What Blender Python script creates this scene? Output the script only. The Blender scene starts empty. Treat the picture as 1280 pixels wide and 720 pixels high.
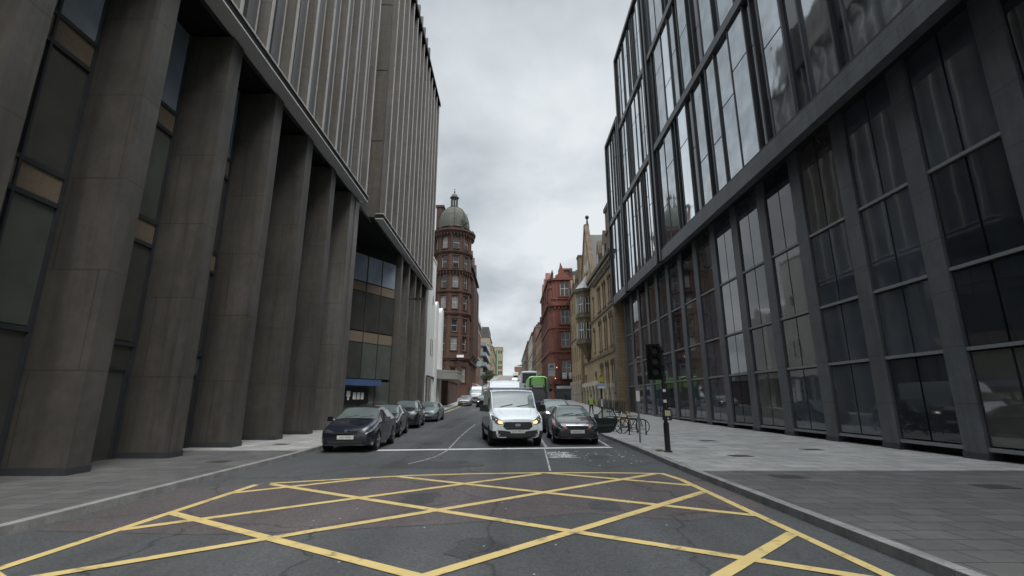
import bpy, math, random
from mathutils import Vector, Matrix
from mathutils.bvhtree import BVHTree
random.seed(7)
R = math.radians
sc = bpy.context.scene
COL = sc.collection

# ------------------------------------------------------------------ terrain profile
def G(y):
    P = [(-9999, 0), (20, 0), (50, .02), (130, .075), (280, .075), (340, 0), (99999, 0)]
    g = 0
    for (a, sa), (b, sb) in zip(P, P[1:]):
        if y <= a: break
        e = min(y, b); se = sa + (sb - sa) * (e - a) / (b - a); g += (sa + se) / 2 * (e - a)
    return g

def interp(T, y):
    if y <= T[0][0]: return T[0][1]
    for (a, va), (b, vb) in zip(T, T[1:]):
        if y <= b: return va + (vb - va) * (y - a) / (b - a)
    return T[-1][1]
KLT = [(-30, -6.5), (15, -6.5), (24, -7.05), (32, -7.6), (60, -7.5), (130, -6.5), (345, -4.7)]
KRT = [(-30, 4.25), (13, 4.25), (17, 4.4), (130, 4.4), (345, 3.5)]
KL = lambda y: interp(KLT, y)
KR = lambda y: interp(KRT, y)

# ------------------------------------------------------------------ materials
class NT:
    def __init__(s, name):
        s.m = bpy.data.materials.new(name); s.m.use_nodes = True
        s.t = s.m.node_tree; s.n = s.t.nodes; s.l = s.t.links
        s.b = s.n['Principled BSDF']
    def node(s, typ, **k):
        n = s.n.new(typ)
        for a, v in k.items():
            if a in n.inputs: n.inputs[a].default_value = v
            else: setattr(n, a, v)
        return n
    def link(s, a, b): s.l.new(a, b)

def c4(c): return (c[0], c[1], c[2], 1)

def plain(name, c, rough=.5, metal=0, ior=1.5, emit=None, es=0, coat=0, alpha=1):
    t = NT(name); b = t.b
    b.inputs['Base Color'].default_value = c4(c); b.inputs['Roughness'].default_value = rough
    b.inputs['Metallic'].default_value = metal; b.inputs['IOR'].default_value = ior
    b.inputs['Coat Weight'].default_value = coat; b.inputs['Coat Roughness'].default_value = .05
    if emit:
        b.inputs['Emission Color'].default_value = c4(emit); b.inputs['Emission Strength'].default_value = es
    return t.m

def weathered(name, c1, c2, scale=.6, rough=.85, bump=.3, fine=14, streak=.5, metal=0, courses=None, cvar=.74, dark=(.02, .018, .016), soot=.45, ior=1.5):
    """blotchy stone / render / metal: large blotches, fine grain, vertical rain streaks, optional coursed joints"""
    t = NT(name); b = t.b
    tc = t.node('ShaderNodeTexCoord'); P = tc.outputs['Object']
    n1 = t.node('ShaderNodeTexNoise', Scale=scale, Detail=6, Roughness=.62)
    t.link(P, n1.inputs['Vector'])
    r1 = t.node('ShaderNodeValToRGB'); r1.color_ramp.elements[0].position = .3; r1.color_ramp.elements[1].position = .72
    r1.color_ramp.elements[0].color = c4(c1); r1.color_ramp.elements[1].color = c4(c2)
    t.link(n1.outputs['Fac'], r1.inputs['Fac'])
    n2 = t.node('ShaderNodeTexNoise', Scale=fine, Detail=4, Roughness=.7); t.link(P, n2.inputs['Vector'])
    mx = t.node('ShaderNodeMixRGB', blend_type='OVERLAY', Fac=.35); t.link(r1.outputs['Color'], mx.inputs['Color1']); t.link(n2.outputs['Fac'], mx.inputs['Color2'])
    mp = t.node('ShaderNodeMapping'); mp.inputs['Scale'].default_value = (1.6, 1.6, .12); t.link(P, mp.inputs['Vector'])
    n3 = t.node('ShaderNodeTexNoise', Scale=1.3, Detail=5, Roughness=.65); t.link(mp.outputs['Vector'], n3.inputs['Vector'])
    r3 = t.node('ShaderNodeValToRGB'); r3.color_ramp.elements[0].position = .45; r3.color_ramp.elements[1].position = .75
    t.link(n3.outputs['Fac'], r3.inputs['Fac'])
    mu = t.node('ShaderNodeMath', operation='MULTIPLY'); mu.inputs[1].default_value = soot * streak * 2
    t.link(r3.outputs['Color'], mu.inputs[0])
    m2 = t.node('ShaderNodeMixRGB', blend_type='MIX'); m2.inputs['Color2'].default_value = c4(dark)
    t.link(mu.outputs[0], m2.inputs['Fac']); t.link(mx.outputs['Color'], m2.inputs['Color1'])
    out = m2.outputs['Color']; hgt = n2.outputs['Fac']
    if courses:
        sx = t.node('ShaderNodeSeparateXYZ'); t.link(P, sx.inputs[0])
        ad = t.node('ShaderNodeMath', operation='ADD'); t.link(sx.outputs['X'], ad.inputs[0]); t.link(sx.outputs['Y'], ad.inputs[1])
        cb = t.node('ShaderNodeCombineXYZ'); t.link(ad.outputs[0], cb.inputs['X']); t.link(sx.outputs['Z'], cb.inputs['Y'])
        br = t.node('ShaderNodeTexBrick', Scale=1.0); br.inputs['Color1'].default_value = (1, 1, 1, 1); br.inputs['Color2'].default_value = (cvar, cvar, cvar, 1)
        br.inputs['Mortar'].default_value = (.5, .48, .45, 1); br.inputs['Mortar Size'].default_value = .018
        br.inputs['Brick Width'].default_value = courses[0]; br.inputs['Row Height'].default_value = courses[1]
        t.link(cb.outputs[0], br.inputs['Vector'])
        m3 = t.node('ShaderNodeMixRGB', blend_type='MULTIPLY', Fac=.75); t.link(out, m3.inputs['Color1']); t.link(br.outputs['Color'], m3.inputs['Color2'])
        out = m3.outputs['Color']
    t.link(out, b.inputs['Base Color'])
    b.inputs['Roughness'].default_value = rough; b.inputs['Metallic'].default_value = metal; b.inputs['IOR'].default_value = ior
    if bump:
        bp = t.node('ShaderNodeBump', Strength=bump, Distance=.03); t.link(hgt, bp.inputs['Height']); t.link(bp.outputs[0], b.inputs['Normal'])
    return t.m

def glass(name, c, ior=1.9, rough=.03, wav=.04, metal=0, scale=.5):
    """window glass: dark reflective sheet, slightly wavy"""
    t = NT(name); b = t.b
    tc = t.node('ShaderNodeTexCoord')
    n = t.node('ShaderNodeTexNoise', Scale=scale, Detail=2); t.link(tc.outputs['Object'], n.inputs['Vector'])
    bp = t.node('ShaderNodeBump', Strength=wav, Distance=.3); t.link(n.outputs['Fac'], bp.inputs['Height']); t.link(bp.outputs[0], b.inputs['Normal'])
    n2 = t.node('ShaderNodeTexNoise', Scale=.9, Detail=3); t.link(tc.outputs['Object'], n2.inputs['Vector'])
    r = t.node('ShaderNodeValToRGB'); r.color_ramp.elements[0].color = c4([k * (.5 if metal < 1 else 1.1) for k in c]); r.color_ramp.elements[1].color = c4([k * 1.5 for k in c])
    t.link(n2.outputs['Fac'], r.inputs['Fac']); t.link(r.outputs['Color'], b.inputs['Base Color'])
    b.inputs['Roughness'].default_value = rough; b.inputs['IOR'].default_value = ior; b.inputs['Metallic'].default_value = metal
    return t.m

def asphalt(name, c1, c2, rough=.85):
    t = NT(name); b = t.b
    tc = t.node('ShaderNodeTexCoord'); P = tc.outputs['Object']
    n1 = t.node('ShaderNodeTexNoise', Scale=.35, Detail=5, Roughness=.6); t.link(P, n1.inputs['Vector'])
    r1 = t.node('ShaderNodeValToRGB'); r1.color_ramp.elements[0].position = .3; r1.color_ramp.elements[1].position = .7
    r1.color_ramp.elements[0].color = c4(c1); r1.color_ramp.elements[1].color = c4(c2); t.link(n1.outputs['Fac'], r1.inputs['Fac'])
    n2 = t.node('ShaderNodeTexNoise', Scale=85, Detail=3, Roughness=.8); t.link(P, n2.inputs['Vector'])
    rr = t.node('ShaderNodeValToRGB'); rr.color_ramp.elements[0].position = .35; rr.color_ramp.elements[1].position = .68
    rr.color_ramp.elements[0].color = (.25, .25, .25, 1); rr.color_ramp.elements[1].color = (.8, .8, .8, 1); t.link(n2.outputs['Fac'], rr.inputs['Fac'])
    m = t.node('ShaderNodeMixRGB', blend_type='OVERLAY', Fac=.75); t.link(r1.outputs['Color'], m.inputs['Color1']); t.link(rr.outputs['Color'], m.inputs['Color2'])
    n4 = t.node('ShaderNodeTexVoronoi', Scale=38); t.link(P, n4.inputs['Vector'])
    r4 = t.node('ShaderNodeValToRGB'); r4.color_ramp.elements[0].color = (.55, .55, .55, 1); r4.color_ramp.elements[1].color = (1.35, 1.34, 1.3, 1); t.link(n4.outputs['Color'], r4.inputs['Fac'])
    m4 = t.node('ShaderNodeMixRGB', blend_type='MULTIPLY', Fac=.8); t.link(m.outputs['Color'], m4.inputs['Color1']); t.link(r4.outputs['Color'], m4.inputs['Color2']); m = m4
    n5 = t.node('ShaderNodeTexVoronoi', Scale=9); t.link(P, n5.inputs['Vector'])
    r5 = t.node('ShaderNodeValToRGB'); r5.color_ramp.elements[0].color = (1.9, 1.9, 1.85, 1); r5.color_ramp.elements[0].position = .03; r5.color_ramp.elements[1].position = .07; t.link(n5.outputs['Distance'], r5.inputs['Fac'])
    m5 = t.node('ShaderNodeMixRGB', blend_type='MULTIPLY', Fac=.8); t.link(m.outputs['Color'], m5.inputs['Color1']); t.link(r5.outputs['Color'], m5.inputs['Color2']); m = m5
    # tyre-polished tracks along the street
    mp = t.node('ShaderNodeMapping'); mp.inputs['Scale'].default_value = (.75, .03, 1); t.link(P, mp.inputs['Vector'])
    n3 = t.node('ShaderNodeTexNoise', Scale=1.2, Detail=3); t.link(mp.outputs['Vector'], n3.inputs['Vector'])
    r3 = t.node('ShaderNodeValToRGB'); r3.color_ramp.elements[0].position = .35; r3.color_ramp.elements[1].position = .65
    r3.color_ramp.elements[0].color = (.72, .72, .72, 1); r3.color_ramp.elements[1].color = (1.12, 1.12, 1.12, 1); t.link(n3.outputs['Fac'], r3.inputs['Fac'])
    m2 = t.node('ShaderNodeMixRGB', blend_type='MULTIPLY', Fac=1); t.link(m.outputs['Color'], m2.inputs['Color1']); t.link(r3.outputs['Color'], m2.inputs['Color2'])
    # cracks
    v = t.node('ShaderNodeTexVoronoi', feature='DISTANCE_TO_EDGE', Scale=.33)
    nd = t.node('ShaderNodeTexNoise', Scale=1.6, Detail=4); t.link(P, nd.inputs['Vector'])
    mm = t.node('ShaderNodeMixRGB', blend_type='ADD', Fac=.55); t.link(P, mm.inputs['Color1']); t.link(nd.outputs['Color'], mm.inputs['Color2'])
    t.link(mm.outputs['Color'], v.inputs['Vector'])
    rc = t.node('ShaderNodeValToRGB'); rc.color_ramp.elements[0].color = (.35, .35, .35, 1); rc.color_ramp.elements[1].position = .011
    t.link(v.outputs['Distance'], rc.inputs['Fac'])
    m3 = t.node('ShaderNodeMixRGB', blend_type='MULTIPLY', Fac=.85); t.link(m2.outputs['Color'], m3.inputs['Color1']); t.link(rc.outputs['Color'], m3.inputs['Color2'])
    t.link(m3.outputs['Color'], b.inputs['Base Color'])
    b.inputs['Roughness'].default_value = rough
    bp = t.node('ShaderNodeBump', Strength=.5, Distance=.01); t.link(n2.outputs['Fac'], bp.inputs['Height']); t.link(bp.outputs[0], b.inputs['Normal'])
    return t.m

def worn_paint(name, c, base, wear=.44):
    t = NT(name); b = t.b
    tc = t.node('ShaderNodeTexCoord'); P = tc.outputs['Object']
    n = t.node('ShaderNodeTexNoise', Scale=3.2, Detail=10, Roughness=.72); t.link(P, n.inputs['Vector'])
    r = t.node('ShaderNodeValToRGB'); r.color_ramp.elements[0].position = wear - .09; r.color_ramp.elements[1].position = wear + .02
    t.link(n.outputs['Fac'], r.inputs['Fac'])
    n2 = t.node('ShaderNodeTexNoise', Scale=2, Detail=4); t.link(P, n2.inputs['Vector'])
    r2 = t.node('ShaderNodeValToRGB'); r2.color_ramp.elements[0].color = c4([k * .72 for k in c]); r2.color_ramp.elements[1].color = c4(c)
    t.link(n2.outputs['Fac'], r2.inputs['Fac'])
    m = t.node('ShaderNodeMixRGB'); m.inputs['Color1'].default_value = c4(base); t.link(r2.outputs['Color'], m.inputs['Color2']); t.link(r.outputs['Color'], m.inputs['Fac'])
    t.link(m.outputs['Color'], b.inputs['Base Color']); b.inputs['Roughness'].default_value = .75
    return t.m

def paving(name, c1, c2, w=.9, h=.6):
    t = NT(name); b = t.b
    tc = t.node('ShaderNodeTexCoord'); P = tc.outputs['Object']
    br = t.node('ShaderNodeTexBrick', Scale=1); br.inputs['Color1'].default_value = c4(c1); br.inputs['Color2'].default_value = c4(c2)
    br.inputs['Mortar'].default_value = c4([k * .45 for k in c1]); br.inputs['Mortar Size'].default_value = .012
    br.inputs['Brick Width'].default_value = w; br.inputs['Row Height'].default_value = h
    t.link(P, br.inputs['Vector'])
    n = t.node('ShaderNodeTexNoise', Scale=1.1, Detail=7, Roughness=.7); t.link(P, n.inputs['Vector'])
    m = t.node('ShaderNodeMixRGB', blend_type='OVERLAY', Fac=.6); t.link(br.outputs['Color'], m.inputs['Color1']); t.link(n.outputs['Fac'], m.inputs['Color2'])
    n2 = t.node('ShaderNodeTexVoronoi', Scale=3.3); t.link(P, n2.inputs['Vector'])
    r = t.node('ShaderNodeValToRGB'); r.color_ramp.elements[0].color = (.35, .35, .35, 1); r.color_ramp.elements[1].position = .07; r.color_ramp.elements[0].position = .05
    t.link(n2.outputs['Distance'], r.inputs['Fac'])
    m2 = t.node('ShaderNodeMixRGB', blend_type='MULTIPLY', Fac=.5); t.link(m.outputs['Color'], m2.inputs['Color1']); t.link(r.outputs['Color'], m2.inputs['Color2'])
    t.link(m2.outputs['Color'], b.inputs['Base Color']); b.inputs['Roughness'].default_value = .8
    return t.m

M = dict(
    stopline=worn_paint('stop_line_paint', (.75, .76, .75), (.2, .2, .2), .3),
    ground=weathered('ground_soil', (.07, .07, .065), (.11, .105, .1), bump=0),
    asphalt=asphalt('asphalt', (.058, .061, .065), (.084, .087, .091)),
    mauve=asphalt('mauve_asphalt', (.078, .065, .067), (.104, .088, .09)),
    yellow=worn_paint('yellow_paint', (.66, .5, .2), (.2, .16, .09), .44),
    white_line=worn_paint('white_paint', (.72, .73, .72), (.12, .12, .12), .42),
    faint_line=worn_paint('faint_paint', (.5, .5, .49), (.12, .12, .12), .5),
    paving=paving('paving', (.26, .255, .245), (.34, .335, .32)),
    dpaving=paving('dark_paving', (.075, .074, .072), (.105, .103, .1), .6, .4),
    kerb=weathered('kerb_granite', (.2, .2, .2), (.3, .3, .29), scale=2, bump=.2),
    bronze=weathered('bronze_cladding', (.1, .095, .087), (.14, .133, .122), scale=.35, rough=.5, bump=0, soot=.45, ior=1.5, fine=3, courses=(2.2, 2.35), cvar=.86),
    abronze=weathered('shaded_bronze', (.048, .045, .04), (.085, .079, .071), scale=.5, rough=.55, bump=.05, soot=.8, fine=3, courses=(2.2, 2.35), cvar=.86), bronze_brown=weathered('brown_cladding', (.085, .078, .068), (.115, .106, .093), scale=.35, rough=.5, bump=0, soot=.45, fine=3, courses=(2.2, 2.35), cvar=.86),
    fin=weathered('fin_metal', (.3, .295, .285), (.37, .36, .35), scale=.4, rough=.4, bump=0, soot=.15, fine=3),
    louver=weathered('louver_panel', (.06, .062, .065), (.095, .097, .1), scale=.3, rough=.35, bump=0, soot=.2, fine=3),
    trim=plain('pale_trim', (.5, .5, .49), .4),
    dbronze=weathered('dark_bronze', (.016, .0145, .012), (.024, .021, .018), scale=.3, rough=.6, bump=0, soot=.2, ior=1.3),
    dfin=weathered('dark_fin', (.034, .032, .03), (.046, .044, .04), scale=.3, rough=.6, bump=0, soot=.2, ior=1.3),
    black=plain('black_paint', (.012, .012, .013), .45),
    blackm=plain('matt_black', (.012, .012, .012), .9, ior=1.2),
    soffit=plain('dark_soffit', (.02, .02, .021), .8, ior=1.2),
    lobby=glass('lobby_glass', (.06, .062, .056), 1.9, wav=.015), lobbylow=glass('lobby_low_glass', (.09, .1, .09), 1.8, wav=.015), lobbytop=glass('painted_sky_glass', (.26, .31, .37), 1.7),  # top panes carry a pale sky reflection in their base colour
    beige=weathered('beige_band', (.16, .125, .09), (.2, .16, .115), scale=.4, bump=0, soot=.2),
    whitewall=weathered('white_render', (.62, .63, .63), (.72, .73, .73), scale=.3, bump=.05, soot=.22, dark=(.2, .2, .19)),
    canopy=weathered('canopy_panel', (.26, .255, .245), (.33, .325, .31), scale=.4, bump=0, soot=.3),
    redstone=weathered('red_sandstone', (.066, .033, .023), (.116, .058, .041), scale=.5, courses=(.8, .33), soot=.5),
    redtrim=weathered('red_sandstone_trim', (.045, .026, .021), (.085, .046, .036), scale=.8, soot=.55),
    brick_red=weathered('bright_red_sandstone', (.165, .062, .044), (.24, .092, .066), scale=.5, courses=(.8, .33), soot=.35),
    brick_trim=weathered('bright_red_trim', (.13, .043, .034), (.2, .066, .05), scale=.8, soot=.45),
    buff=weathered('buff_sandstone', (.32, .23, .135), (.44, .33, .21), scale=.5, courses=(.9, .36), soot=.4),
    bufftrim=weathered('buff_trim', (.105, .08, .055), (.185, .142, .098), scale=.8, soot=.55),
    pale_stone=weathered('pale_stone', (.42, .38, .31), (.52, .48, .4), scale=.6, soot=.3),
    slate=weathered('slate_roof', (.06, .06, .062), (.1, .098, .098), scale=1.2, courses=(.4, .25), rough=.6, soot=.2),
    lead=weathered('dome_lead', (.06, .065, .055), (.115, .12, .105), scale=.7, soot=.6, bump=.1, dark=(.035, .05, .03)),
    soot_red=weathered('soot_red_stone', (.02, .010, .0085), (.034, .0165, .0135), scale=.6, courses=(.8, .33), soot=.4, dark=(.006, .005, .005), ior=1.2),
    soot_redtrim=weathered('soot_red_trim', (.016, .009, .008), (.026, .0135, .0115), scale=.8, soot=.5, dark=(.006, .005, .005), ior=1.2),
    soot_buff=weathered('soot_buff_stone', (.024, .02, .0155), (.037, .0305, .0235), scale=.6, courses=(.8, .33), soot=.4, dark=(.007, .007, .006), ior=1.2),
    soot_trim=weathered('soot_buff_trim', (.018, .0155, .0125), (.028, .0235, .0185), scale=.8, soot=.5, dark=(.007, .007, .006), ior=1.2),
    soot_grey=weathered('soot_grey_render', (.05, .05, .051), (.062, .062, .063), scale=.4, soot=.3, dark=(.03, .03, .03), ior=1.2),
    soot_lead=weathered('soot_lead', (.022, .023, .021), (.032, .034, .03), scale=.7, soot=.5, ior=1.2, dark=(.01, .012, .009)),
    steel=weathered('dark_steel', (.03, .033, .038), (.042, .046, .052), scale=.4, rough=.45, bump=0, soot=.2, fine=3),
    greysteel=weathered('grey_steel', (.075, .08, .088), (.115, .122, .13), scale=.5, rough=.45, bump=0, soot=.5, fine=3, courses=(3.0, 1.6), cvar=.85),
    greystone=weathered('grey_stone', (.2, .19, .17), (.27, .255, .23), scale=.5, soot=.4),
    tan=weathered('tan_stone', (.27, .22, .15), (.35, .29, .2), scale=.5, soot=.35),
    brownbrick=weathered('brown_brick', (.16, .085, .062), (.22, .12, .088), scale=.5, soot=.35),
    frame_white=plain('white_frame', (.55, .54, .51), .5),
    frame_dark=plain('dark_frame', (.05, .045, .04), .5),
    pane=glass('window_glass', (.03, .033, .035), 1.6),
    pane_pale=glass('blind_glass', (.2, .21, .21), 1.6),
    pane_dark=glass('black_glass', (.012, .013, .014), 1.5),
    sootpane=glass('soot_glass', (.011, .0125, .014), 1.22, rough=.12),
    mirror=glass('sky_glass', (.6, .63, .65), 1.5, rough=.04, metal=1, wav=.03),
    mirror2=glass('dim_sky_glass', (.42, .45, .47), 1.5, rough=.05, metal=.9, wav=.05),
    towerblue=glass('tower_blue_glass', (.055, .066, .08), 2.0, wav=.012), towerdark=glass('tower_dark_glass', (.022, .026, .032), 1.75, wav=.015),
    towerdim=glass('tower_dim_glass', (.03, .033, .037), 1.35, rough=.1),
    carglass=glass('car_glass', (.03, .036, .037), 1.75, wav=.02),
    screen=glass('windscreen_glass', (.11, .135, .133), 1.6, wav=.03),
    tyre=plain('tyre_rubber', (.014, .014, .014), .8),
    rim=plain('alloy_rim', (.32, .33, .34), .35, .8),
    darkrim=plain('steel_wheel', (.1, .1, .105), .5, .4),
    lamp=plain('headlamp_glass', (.3, .32, .33), .08, 0, 1.7),
    lampdark=plain('smoked_headlamp', (.06, .065, .07), .1, 0, 1.7),
    glow=plain('lit_bulb', (.9, .7, .45), .4, emit=(1, .55, .2), es=1.5),
    glowwhite=plain('lit_white_bulb', (.9, .9, .85), .4, emit=(1, .93, .82), es=2.6),
    amber=plain('amber_lens', (.5, .12, .07), .3, emit=(1, .35, .2), es=.1),
    redlens=plain('red_lens', (.35, .02, .02), .25),
    chrome=plain('chrome', (.6, .61, .62), .15, 1),
    plate=plain('plate_white', (.62, .63, .6), .5),
    platetext=plain('plate_black', (.015, .015, .015), .6),
    bumper=plain('black_plastic', (.022, .023, .024), .6),
    van_white=weathered('van_white_paint', (.8, .85, .87), (.85, .89, .91), scale=.8, rough=.25, bump=0, soot=.08, dark=(.3, .3, .28)),
    green_black=plain('green_black_paint', (.016, .022, .021), .2, 0, 1.6, coat=.6),
    navy=plain('navy_paint', (.012, .014, .026), .2, 0, 1.6, coat=.5),
    blackcar=plain('black_car_paint', (.012, .013, .014), .2, 0, 1.6, coat=.5),
    bluesilver=plain('blue_silver_paint', (.22, .27, .3), .3, .5, 1.5, coat=.5),
    silver=plain('silver_paint', (.3, .31, .31), .35, .5, coat=.5),
    darkgrey=plain('dark_grey_paint', (.05, .053, .056), .3, 0, 1.6, coat=.5),
    door_green=plain('door_green', (.012, .026, .022), .3, 0, 1.5),
    bus_green=plain('bus_green', (.3, .66, .17), .35, coat=.3),
    bus_navy=plain('bus_navy', (.03, .03, .06), .35, coat=.3),
    bus_grey=plain('bus_grey', (.5, .53, .56), .4),
    yellow_sign=plain('yellow_sign', (.5, .4, .07), .5),
    blue_sign=plain('blue_sign', (.35, .45, .62), .5),
    blue=plain('reflected_blue', (.06, .1, .22), .5),
    white_sign=plain('white_sign', (.7, .71, .7), .5),
    grey_metal=plain('grey_metal', (.22, .23, .235), .5, .3),
    green_net=plain('green_netting', (.03, .2, .08), .8),
    teal=plain('teal_sign', (.25, .4, .42), .5),
    pink=plain('pink_shopfront', (.35, .13, .14), .6),
    wood=plain('dark_wood', (.035, .025, .02), .5),
    bark=weathered('bark', (.05, .04, .03), (.09, .07, .055), scale=4),
    leaf=weathered('leaf', (.03, .05, .022), (.06, .085, .035), scale=2, bump=0),
    leaf2=plain('pale_leaf', (.1, .13, .04), .6),
    skin=plain('skin', (.5, .33, .25), .6),
    hivis=plain('hi_vis', (.4, .55, .08), .7, emit=(.6, .9, .1), es=.02),
    cloth=plain('dark_trousers', (.03, .032, .04), .85),
    hair=plain('brown_hair', (.05, .035, .025), .8),
    yellow_bike=plain('yellow_bike_paint', (.65, .4, .05), .4),
    blue_bike=plain('pale_bike_paint', (.35, .42, .5), .4),
    interior=plain('door_trim', (.035, .045, .042), .7),
)

# ------------------------------------------------------------------ object helpers
RL = {}
def tag(o, label=None, cat=None, group=None, kind=None):
    if label: o['label'] = label
    if cat: o['category'] = cat
    if group: o['group'] = group
    if kind: o['kind'] = kind
    return o

def thing(name, label, cat, loc=(0, 0, 0), rz=0, group=None):
    o = bpy.data.objects.new(name, None); COL.objects.link(o); o.empty_display_size = .3
    o.location = loc; o.rotation_euler = (0, 0, rz); RL[o.name] = Vector(loc)
    return tag(o, label, cat, group)

def rootloc(o):
    v = Vector((0, 0, 0))
    while o is not None:
        v = v + o.location; o = o.parent
    return v

class Fr:
    """facade frame: origin, direction of u along the wall, outward normal"""
    def __init__(s, p, q, side=1):
        s.p = Vector((p[0], p[1], 0)); d = Vector((q[0] - p[0], q[1] - p[1], 0)); s.len = d.length
        s.u = d.normalized(); s.n = Vector((s.u.y, -s.u.x, 0)) * side
    def pt(s, u, z, d=0): return s.p + s.u * u + s.n * d + Vector((0, 0, z))

class MB:
    def __init__(s): s.v = []; s.f = []; s.m = []
    def add(s, vs, fs, m=0):
        k = len(s.v); s.v += [Vector(p) for p in vs]
        s.f += [tuple(i + k for i in f) for f in fs]; s.m += [m] * len(fs); return s
    def hexa(s, P, m=0):
        return s.add(P, [(0, 3, 2, 1), (4, 5, 6, 7), (0, 1, 5, 4), (1, 2, 6, 5), (2, 3, 7, 6), (3, 0, 4, 7)], m)
    def box(s, x0, x1, y0, y1, z0, z1, m=0):
        return s.hexa([(x0, y0, z0), (x1, y0, z0), (x1, y1, z0), (x0, y1, z0), (x0, y0, z1), (x1, y0, z1), (x1, y1, z1), (x0, y1, z1)], m)
    def fbox(s, fr, u0, u1, z0, z1, d0, d1, m=0):
        return s.hexa([fr.pt(u0, z0, d0), fr.pt(u1, z0, d0), fr.pt(u1, z0, d1), fr.pt(u0, z0, d1), fr.pt(u0, z1, d0), fr.pt(u1, z1, d0), fr.pt(u1, z1, d1), fr.pt(u0, z1, d1)], m)
    def fpoly(s, fr, pts, d0, d1, m=0):
        n = len(pts)
        vs = [fr.pt(u, z, d0) for u, z in pts] + [fr.pt(u, z, d1) for u, z in pts]
        fs = [tuple(range(n)), tuple(range(2 * n - 1, n - 1, -1))] + [(i, (i + 1) % n, (i + 1) % n + n, i + n) for i in range(n)]
        return s.add(vs, fs, m)
    def fsheet(s, fr, pts, d, m=0): return s.add([fr.pt(u, z, d) for u, z in pts], [tuple(range(len(pts)))], m)
    def lathe(s, c, prof, n=16, m=0, a0=0, cap=True):
        c = Vector(c); k = len(prof); vs = []
        for r, z in prof:
            for i in range(n):
                a = a0 + 2 * math.pi * i / n; vs.append((c.x + r * math.cos(a), c.y + r * math.sin(a), c.z + z))
        fs = [(j * n + i, j * n + (i + 1) % n, (j + 1) * n + (i + 1) % n, (j + 1) * n + i) for j in range(k - 1) for i in range(n)]
        if cap: fs += [tuple(range(n - 1, -1, -1)), tuple((k - 1) * n + i for i in range(n))]
        return s.add(vs, fs, m)
    def cyl(s, p, q, r0, r1=None, n=8, m=0):
        p = Vector(p); q = Vector(q); r1 = r0 if r1 is None else r1
        w = (q - p).normalized(); a = w.orthogonal().normalized(); b = w.cross(a)
        vs = [c + (a * math.cos(2 * math.pi * i / n) + b * math.sin(2 * math.pi * i / n)) * r for c, r in ((p, r0), (q, r1)) for i in range(n)]
        fs = [(i, (i + 1) % n, n + (i + 1) % n, n + i) for i in range(n)] + [tuple(range(n - 1, -1, -1)), tuple(range(n, 2 * n))]
        return s.add(vs, fs, m)
    def tube(s, pts, r, n=8, m=0):
        for a, b in zip(pts, pts[1:]): s.cyl(a, b, r, r, n, m)
        return s
    def ball(s, c, r, n=10, m=0, sz=1):
        prof = [(max(.001, r * math.sin(math.pi * i / 6)), -r * sz * math.cos(math.pi * i / 6)) for i in range(7)]
        return s.lathe(c, prof, n, m)
    def build(s, name, mats, parent=None, smooth=None, local=False):
        if not isinstance(mats, (list, tuple)): mats = [mats]
        off = Vector((0, 0, 0)) if (local or parent is None) else rootloc(parent)
        me = bpy.data.meshes.new(name)
        me.from_pydata([tuple(p - off) for p in s.v], [], s.f)
        for k in mats: me.materials.append(k)
        if any(s.m): me.polygons.foreach_set('material_index', s.m)
        if smooth:
            me.polygons.foreach_set('use_smooth', [True] * len(me.polygons))
            me.set_sharp_from_angle(angle=R(smooth))
        me.update()
        o = bpy.data.objects.new(name, me); COL.objects.link(o)
        if parent is not None: o.parent = parent
        return o

def text_mesh(body, size):
    cu = bpy.data.curves.new('lettering', 'FONT'); cu.body = body; cu.size = size; cu.align_x = 'CENTER'; cu.align_y = 'CENTER'; cu.resolution_u = 2
    o = bpy.data.objects.new('lettering', cu); COL.objects.link(o)
    dg = bpy.context.evaluated_depsgraph_get(); me = bpy.data.meshes.new_from_object(o.evaluated_get(dg))
    bpy.data.objects.remove(o); bpy.data.curves.remove(cu)
    return me

def lettering(body, size, mat, parent, loc, rot, name='lettering'):
    me = text_mesh(body, size); me.materials.clear(); me.materials.append(mat)
    o = bpy.data.objects.new(name, me); COL.objects.link(o); o.parent = parent; o.location = loc; o.rotation_euler = rot
    return o

# ------------------------------------------------------------------ walls and windows
def hole_outline(h):
    u0, u1, z0, z1, kind = h
    if kind == 'rect': return [(u0, z0), (u1, z0), (u1, z1), (u0, z1)]
    w = (u1 - u0) / 2; c = (u0 + u1) / 2; n = 5
    if kind == 'arch':
        rise = w; zs = z1 - rise
        arc = [(c + w * math.cos(math.pi * i / (2 * n)), zs + rise * math.sin(math.pi * i / (2 * n))) for i in range(n + 1)]
    else:
        rise = w * 1.75; zs = z1 - rise
        arc = [(u1 - w * (1 - math.cos(math.pi / 2 * i / n)), zs + rise * math.sin(math.pi / 2 * i / n)) for i in range(n + 1)]
    left = [(2 * c - u, z) for u, z in reversed(arc[:-1])]
    return [(u0, z0), (u1, z0)] + arc + left

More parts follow.
